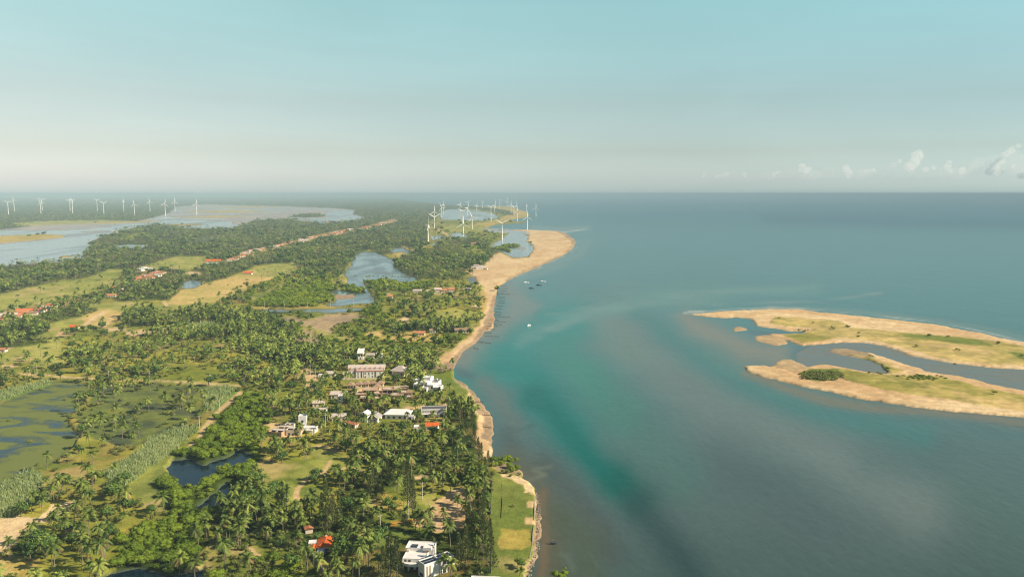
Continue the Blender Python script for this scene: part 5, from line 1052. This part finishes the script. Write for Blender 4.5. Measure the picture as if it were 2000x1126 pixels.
boat(1027.5, 552, 11, 'hull', 20, 'white boat anchored off the beach, left of the pair of white boats'); boat(1060, 550, 11, 'hull', 10, 'white boat anchored off the beach, right of the pair of white boats'); boat(1052.5, 557, 10, 'darkhull', -15, 'dark boat anchored just below the right white boat'); boat(1038, 563, 9, 'darkhull', -10, 'small dark boat nearest to the beach of the four')
boat(1033, 636, 6, 'hull', 40, 'small white boat at the edge of the silty shallows'); boat(1082, 1062, 3.2, 'darkhull', 0, 'tiny dark boat off the shore lawn')
# ------------------------------------------------------------------ rows of stakes in the shallows
def stakes(u0, v0, u1, v1, label):
    a, b = P(u0, v0), P(u1, v1); n = max(4, int(math.dist(a, b)/1.6)); m = MB()
    m.box(0, math.dist(a, b), -.09, .09, .55, .75)
    for i in range(n+1): x = math.dist(a, b)*i/n; m.box(x-.10, x+.10, -.12, .12, -.9, random.uniform(.9, 1.5))
    o = m.done('stake_fence', 'stake'); o.location = (a[0], a[1], 0); o.rotation_euler = (0, 0, math.atan2(b[1]-a[1], b[0]-a[0])); tag(o, label, 'stake fence', 'rows of dark stakes in the tidal shallows')
ords = ['first', 'second', 'third', 'fourth', 'fifth', 'sixth', 'seventh', 'eighth', 'ninth', 'tenth', 'eleventh', 'twelfth', 'thirteenth', 'fourteenth', 'fifteenth', 'sixteenth', 'seventeenth', 'eighteenth', 'nineteenth', 'twentieth', 'twenty first', 'twenty second', 'twenty third', 'twenty fourth', 'twenty fifth']
SK = [(972,558.5,989,558.5),(974,564,992,563.5),(976,568,990,568),(978,574,995,574.5),(974,580,986,580),(975,583,987,583.5),(974,588,985,588),(973,591,985,592),(970,597,982,598),(968,603,980,604),(966,609,980,611),(964,614,978,616),(962,619,996,619.5),(958,624,974,626),(960,628,988,629),(954,632,980,635),(952,637,972,638),(950,643,966,644),(946,650,960,651),(948,657,974,658),(935,668,958,671),(925,680,935,682),(916,785,943,786.5),(928,811,960,812),(930,834,958,836)]
for i, q in enumerate(SK): stakes(*q, 'low dark row of stakes reaching out from the beach, %s from the far end' % ords[i])
# jetty of rocks beyond the sand point, low shore wall of the lawn and pads
def rubble(pts, w_, n, name, label, cat, big=.9, z=0.2):
    r = np.random.default_rng(len(label)); V, F = ICO1; Vs = []; Fs = []; k = 0; q = [P(*p) for p in pts]
    for a, b in zip(q[:-1], q[1:]):
        m_ = max(3, int(n*math.dist(a, b)/100))
        for i in range(m_):
            f = r.random(); c = np.array([a[0]*(1-f)+b[0]*f+r.normal()*w_*.3, a[1]*(1-f)+b[1]*f+r.normal()*w_*.3, z+r.random()*.35]); s = big*r.uniform(.5, 1.2)
            Vs.append(V*np.array([s, s*r.uniform(.7, 1.2), s*.7])*(.8+.4*r.random((len(V), 1)))+c); Fs.append(F+k); k += len(V)
    o = link(name, np_mesh(name, np.concatenate(Vs), np.concatenate(Fs), [MT['stone']])); tag(o, label, cat, kind='stuff'); return o
rubble([(960,450),(990,449.5),(1035,450)], 4, 60, 'rock_jetty', 'long low jetty of dark rocks beyond the sand point', 'jetty', 1.6, .8); rubble([(976,429),(990,430),(1004,433),(1026,434)], 14, 60, 'shore_rocks', 'dark rocks along the far spit', 'rocks', 2.6, .5)
rubble([(1043,958),(1049,970),(1052,1000),(1051,1036),(1050,1069),(1041,1100),(1032,1126),(1025,1160)], 1.6, 200, 'shore_rubble', 'rubble along the foot of the shore lawn', 'rubble', .34, .5)
def low_wall(pts, h, t, name, mat, label, cat, z=1.0):
    q = [P(*p, z) for p in pts]; m = MB()
    for a, b in zip(q[:-1], q[1:]):
        l = math.dist(a, b); nx, ny = -(b[1]-a[1])/l*t/2, (b[0]-a[0])/l*t/2; k = len(m.V)
        c = [(a[0]+nx, a[1]+ny), (a[0]-nx, a[1]-ny), (b[0]-nx, b[1]-ny), (b[0]+nx, b[1]+ny)]; m.poly(c, z-.8, z+h)
    o = m.done(name, mat); tag(o, label, cat); return o
low_wall([(1043,972),(1044,985),(1044,998),(1043,1016)], .6, .35, 'sea_wall', 'stone', 'low stone wall along the upper edge of the shore lawn', 'sea wall'); low_wall([(1043,1028),(1041,1040),(1040,1060),(1038,1075),(1034,1090)], .6, .35, 'sea_wall', 'stone', 'low stone wall along the lower edge of the shore lawn', 'sea wall')
low_wall([(961,938),(960,970),(958,1005)], 1.9, .25, 'garden_fence', 'darkgrey', 'tall dark fence between the casuarinas and the shore lawn', 'fence', 1.4); low_wall([(980,945),(981,980),(979,1010)], .3, .10, 'garden_fence', 'wood', 'thin low fence running down inside the shore lawn', 'fence', 1.5)
for u, v, r in [(640,893,9),(655,900,9),(668,912,9),(640,912,8),(600,950,7),(590,965,7),(585,985,6),(690,930,6),(665,928,6),(625,940,6),(845,1014,13),(880,1000,13),(905,985,12),(870,1030,10),(910,1020,9),(830,1025,7),(745,1062,5),(765,1050,7),(60,1035,8),(100,1005,8),(130,992,7),(20,1045,10),(725,1050,6),(782,1070,6),(770,1080,6),(625,1075,5),(632,1094,8),(646,1090,7),(622,1088,6),(640,1104,5)]: BUILT.append(P(u, v)+(r,))
BUILT.extend([(P(590, 742)[0], P(590, 742)[1], 3)])
EXTRA = {'casu': [], 'palm': [], 'tree': [], 'mang': [], 'shrub': []}
def extra(kind, u, v, s=1.0, tone=0.0):
    x, y = P(u, v, 1.2); EXTRA[kind].append((x, y, s, random.uniform(0, 6.28), tone, 0 if y < 650 else 1, 1.0))
for u, v, s in [(728,960,1.25),(735,972,1.2),(722,978,1.1),(744,975,1.0),(799,985,1.35),(803,1000,1.1),(735,930,1.0),(640,1015,1.2),(650,1030,1.15),(662,1022,1.0),(628,1010,.9),(640,1040,.9),
                (945,960,1.25),(950,1000,1.3),(946,1030,1.3),(938,1060,1.35),(928,1085,1.3),(945,1095,1.4),(955,1115,1.35),(965,1120,1.2),(930,1115,1.2),(918,1055,1.1),(950,940,1.1),(952,920,1.0),(900,1120,1.1),(910,1100,1.1),(960,1075,1.2),(935,1020,1.1),(925,1040,1.2),
                (930,870,.9),(926,850,.9),(934,890,1.0),(938,900,1.0),(922,835,.9),(900,830,1.0),(905,850,1.0),(917,815,.9),(940,915,1.1),(755,1120,1.2),(765,1130,1.3),(748,1135,1.3),(775,1140,1.4),(790,945,1.1),(760,940,.9)]:
    if not (u > 900 and random.random() < .22): extra('casu', u+random.uniform(-4, 4), v+random.uniform(-6, 6), s*random.uniform(.65, 1.05), random.uniform(-.1, .3))
for u, v, s in [(1018,1112,.6),(1012,1106,.55)]: extra('tree', u, v, s)
for u, v, s in [(668,1086,1.2),(664,1094,1.1),(676,1096,1.1),(742,1060,1.2),(735,1068,1.2),(730,1080,1.2),(70,1075,1.3),(90,1090,1.4),(60,1095,1.2),(680,1000,1.1),(690,940,1.1),(655,795,1.0),(760,1000,1.1),(810,1020,.7),(620,938,.9),(612,945,.9)]: extra('tree', u, v, s)
for u, v, s in [(975,893,.8),(985,898,.9),(992,891,.9),(1000,895,.8),(1008,893,.7),(980,905,.7),(995,912,.8),(1003,918,.8),(1010,915,.7),(990,922,.5),(1015,928,.4),(998,930,.35),(962,900,.9),(968,908,.8),(1085,1115,.7),(1095,1122,.8),(1080,1130,.8),(1103,1112,.6),(1100,1104,.5),(1062,1126,.6),(1070,1135,.7),(1110,1130,.7)]:
    extra('mang', u, v, s)
for u, v, s in [(1700,693,.5),(1705,694,.4)] : extra('mang', u, v, s)
for k in range(40): t_ = random.random(); extra('mang', 1628+t_*110+random.uniform(-2, 2), 694+t_*27+random.uniform(-3, 3), random.uniform(.2, .42), -.1)
for k in range(26): extra('mang', random.uniform(1697, 1735), random.uniform(717, 730), random.uniform(.3, .6), -.1)
for k in range(60): t_ = random.random(); extra('mang', 1922+t_*200+random.uniform(-4, 4), 722+t_*38+random.uniform(-4, 5), random.uniform(.3, .6), -.1)
for k in range(40): extra('mang', random.gauss(1800, 18), 737+random.gauss(0, 2.5)+.12*0, random.uniform(.35, .6), .0)
for k in range(22): t_ = random.random(); extra('mang', 1865+t_*60, 707+t_*16+random.uniform(-2, 2), random.uniform(.25, .4), -.1)
for k in range(10): extra('mang', random.uniform(1560, 1580), random.uniform(643, 647), random.uniform(.3, .5), -.1)
for k in range(34): t_ = random.random(); extra('mang', 680+t_*122, 537.4+random.uniform(-.3, .5)+t_*1.6, random.uniform(.25, .5), -.1)
for k in range(26): extra('palm', random.uniform(915, 948), random.uniform(905, 1115), random.uniform(.8, 1.15), random.uniform(-.1, .2))
# isolated palms that stand clear of the others
for u, v, s in [(92,917,1.0),(350,1117,1.1),(62,1003,.9),(82,1001,.9),(106,982,1.1),(132,974,1.0),(155,985,1.0),(118,1016,1.0),(145,1020,1.1),(205,1098,1.2),(190,1080,1.1),(160,1050,1.1),(388,1068,1.1),(400,1035,1.0),(448,1025,1.1),(482,1030,1.1),(470,1045,1.0),(560,1000,1.0),
                (835,1030,1.1),(910,1015,1.0),(893,1010,.9),(740,1126,1.2),(720,1120,1.2),(700,1100,1.2),(690,1080,1.1),(715,1090,1.2),(862,1122,1.0),(880,1132,1.1),(490,1120,1.2),(440,1115,1.2),(380,1120,1.2),(180,1120,1.2),(870,1025,.8),(845,965,1.0),(880,960,1.1)]:
    extra('palm', u, v, s, .05)

for k in range(170):
    a, r_ = random.uniform(0, 6.283), math.sqrt(random.random()); extra('shrub', 1606+46*r_*math.cos(a), 734+10*r_*math.sin(a), random.uniform(.6, 1.0), random.uniform(-.1, .1))
# ------------------------------------------------------------------ plant everything
from mathutils.bvhtree import BVHTree
def ground_z(xs, ys):
    me = bpy.data.objects['ground'].data; me2 = bpy.data.objects['sand_island'].data; res = np.zeros(len(xs))
    for m_, cond in ((me, None), (me2, None)):
        co = np.empty(len(m_.vertices)*3, np.float32); m_.vertices.foreach_get('co', co); co = co.reshape(-1, 3)
        u, v = to_px(co[:, 0].astype(float), co[:, 1].astype(float)); gu, gv = to_px(xs, ys)
        us, vs = (np.arange(-410, 1140, 1.9), vs_land) if m_ is me else (np.arange(1322, 2440, 2.0), np.arange(594, 930, 1.1))
        H = co[:, 2].reshape(len(vs), len(us)); i = np.clip(np.searchsorted(vs, gv)-1, 0, len(vs)-2); j = np.clip(((gu-us[0])/(us[1]-us[0])).astype(int), 0, len(us)-2)
        inside = (gu > us[0]) & (gu < us[-1]) & (gv > vs[0]) & (gv < vs[-1]); z = H[i, j]; res = np.where(inside, z, res)
    return res
for kd in ('palm', 'tree', 'mang', 'shrub', 'reed'): scatter(kd)
for kd, rows in EXTRA.items(): PLANTS[kd] += rows
def merge(kind, rows, name, label_kind, **tags):
    if not len(rows): return
    groups = {}
    for i, r in enumerate(rows): groups.setdefault(int(r[5]), []).append(r)
    VV = []; FF = []; TT = []; MM = []; k = 0
    for lod, rs in groups.items():
        tl = TP[(kind, lod)] if (kind, lod) in TP else TP[(kind, 1)]; rs = np.array(rs); pick = RNG.integers(0, len(tl), len(rs)); Z = ground_z(rs[:, 0], rs[:, 1])
        for ti, (V, F, t, m) in enumerate(tl):
            q = rs[pick == ti]; z = Z[pick == ti]
            if not len(q): continue
            c, s = np.cos(q[:, 3])[:, None], np.sin(q[:, 3])[:, None]; sx = (q[:, 2])[:, None]; hz = (q[:, 2]/np.maximum(q[:, 6], 1)**.35)[:, None]*(RNG.uniform(.72, 1.35, (len(q), 1)) if kind == 'palm' else np.where(q[:, 0:1] > 300, .5, 1.0) if kind == 'mang' else 1)
            X = (V[None, :, 0]*c-V[None, :, 1]*s)*sx+q[:, 0:1]; Y = (V[None, :, 0]*s+V[None, :, 1]*c)*sx+q[:, 1:2]; Zz = V[None, :, 2]*hz+z[:, None]
            VV.append(np.stack([X, Y, Zz], -1).reshape(-1, 3)); FF.append((F[None]+(np.arange(len(q))*len(V))[:, None, None]).reshape(-1, 3)+k); TT.append((t[None]+q[:, 4:5]).ravel()); MM.append(np.tile(m, len(q))); k += len(V)*len(q)
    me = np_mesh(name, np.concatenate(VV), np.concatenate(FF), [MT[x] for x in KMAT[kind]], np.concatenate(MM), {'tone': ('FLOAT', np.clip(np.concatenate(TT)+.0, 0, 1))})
    o = link(name, me); tag(o, kind='stuff'); return o
LAND = [(830,1085,'white villa'), (625,1060,'orange tiled house'), (870,1000,'bare sand'), (640,930,'winding footpath'), (60,1040,'sandy patch'), (250,900,'reed strip'), (300,1115,'dark bottom pond'), (420,920,'blue creek'),
        (950,860,'muddy beach'), (780,920,'thick grove'), (50,880,'weedy marsh'), (430,980,'mangrove pool'), (480,1090,'light bushes'), (60,970,'lower reed bed'), (1000,1000,'shore lawn'), (30,1110,'orange earth'), (730,1050,'yellow dirt patch'), (430,810,'dirt track'), (560,850,'block house plot'), (690,825,'cream house'), (830,840,'small orange roof'), (300,790,'flooded meadow'), (300,745,'causeway road'), (1000,900,'mud flat'), (715,690,'slant roofed villa'), (590,745,'car park'), (830,755,'stepped hotel'), (722,725,'long resort'), (480,735,'small dark pool'), (620,635,'brown mud pans'), (560,605,'canal'), (790,628,'round sand hollow'), (900,645,'thatched beach bar'), (400,642,'pale field strip'), (120,690,'left meadow'), (240,718,'small blue pool'), (870,570,'pink houses'), (350,590,'tan field'), (40,615,'left hamlet'), (740,775,'brown chalets')]
def where(x, y):
    u, v = to_px(x, y); l = min(LAND, key=lambda l: math.hypot(l[0]-u, (l[1]-v)*1.3)); a = math.degrees(math.atan2(-(v-l[1])*1.6, u-l[0])) % 360
    d = ['right of', 'behind and right of', 'behind', 'behind and left of', 'left of', 'nearer and left of', 'just in front of', 'nearer and right of'][int((a+22.5)//45) % 8]; r = math.hypot(u-l[0], (v-l[1])*1.6)
    return ('' if r < 60 else 'some way ')+d+' the '+l[2]
def individuals(kind, n, name, cat, desc, grp):
    rows = PLANTS[kind]; u, v = to_px(np.array([r[0] for r in rows]), np.array([r[1] for r in rows])); inview = (u > -8) & (u < 2008) & (v < 1150)
    order = [i for i in np.argsort([r[1]/max(.5, r[2]) if inview[i] else 1e9+r[1] for i, r in enumerate(rows)])][:n]; sel = set(order)
    order = [i for i in order if inview[i]]
    Z = ground_z(np.array([rows[i][0] for i in order]), np.array([rows[i][1] for i in order])) if order else []
    base = []
    for ti, (V, F, t, m) in enumerate(TP[(kind, 0)]):
        parts = []
        for pn, sel_m in (('trunk', m == 1), ('crown', m != 1)):
            f = F[sel_m]; 
            if not len(f): continue
            used = np.unique(f); mp = np.full(len(V), -1); mp[used] = np.arange(len(used))
            mats = [MT[KMAT[kind][1]]] if pn == 'trunk' else [MT[KMAT[kind][0]]] + ([MT[KMAT[kind][2]]] if kind == 'palm' else [])
            mi = np.zeros(len(f), int) if pn == 'trunk' else (m[sel_m] == 2).astype(int)
            parts.append((pn, np_mesh(name+'_'+pn, V[used], mp[f], mats, mi, {'tone': ('FLOAT', t[used])})))
        base.append(parts)
    for i, z in zip(order, Z):
        r = rows[i]; wh = where(r[0], r[1]); parts = base[random.randrange(len(base))]
        if len(parts) == 1:
            o = link(name, parts[0][1]); o.location = (r[0], r[1], z); o.rotation_euler = (0, 0, r[3])
        else:
            o = empty(name, (r[0], r[1], z), r[3])
            for pn, me in parts: link(pn, me, o)
        o.scale = (r[2], r[2], r[2]*(random.uniform(.72, 1.4) if kind == 'palm' else random.uniform(.9, 1.1))); sz = ('pale ' if r[4] > .14 else 'dark ' if r[4] < -.14 else '')+('small' if r[2] < .85 else 'large' if r[2] > 1.08 else 'middling'); tag(o, sz+' '+desc+' '+wh, cat, (sz+' '+grp+' '+wh))
    rest = [r for i, r in enumerate(rows) if i not in sel]
    return rest
rest = individuals('palm', 300, 'coconut_palm', 'palm tree', 'coconut palm', 'coconut palms'); merge('palm', rest, 'palm_forest', 'stuff')
rest = individuals('tree', 300, 'broadleaf_tree', 'tree', 'round broadleaf tree', 'broadleaf trees'); merge('tree', rest, 'broadleaf_forest', 'stuff')
rest = individuals('mang', 300, 'mangrove_tree', 'tree', 'mangrove', 'mangrove trees'); merge('mang', rest, 'mangrove_thicket', 'stuff')
rest = individuals('casu', 300, 'casuarina_tree', 'tree', 'feathery casuarina', 'casuarina trees'); merge('casu', rest, 'far_casuarinas', 'stuff')
rest = individuals('shrub', 300, 'shrub', 'bush', 'shrub', 'shrubs'); merge('shrub', rest, 'scrub_cover', 'stuff')
merge('reed', PLANTS['reed'], 'reed_bed', 'stuff')
print('PLANTS', {k: len(v) for k, v in PLANTS.items()})
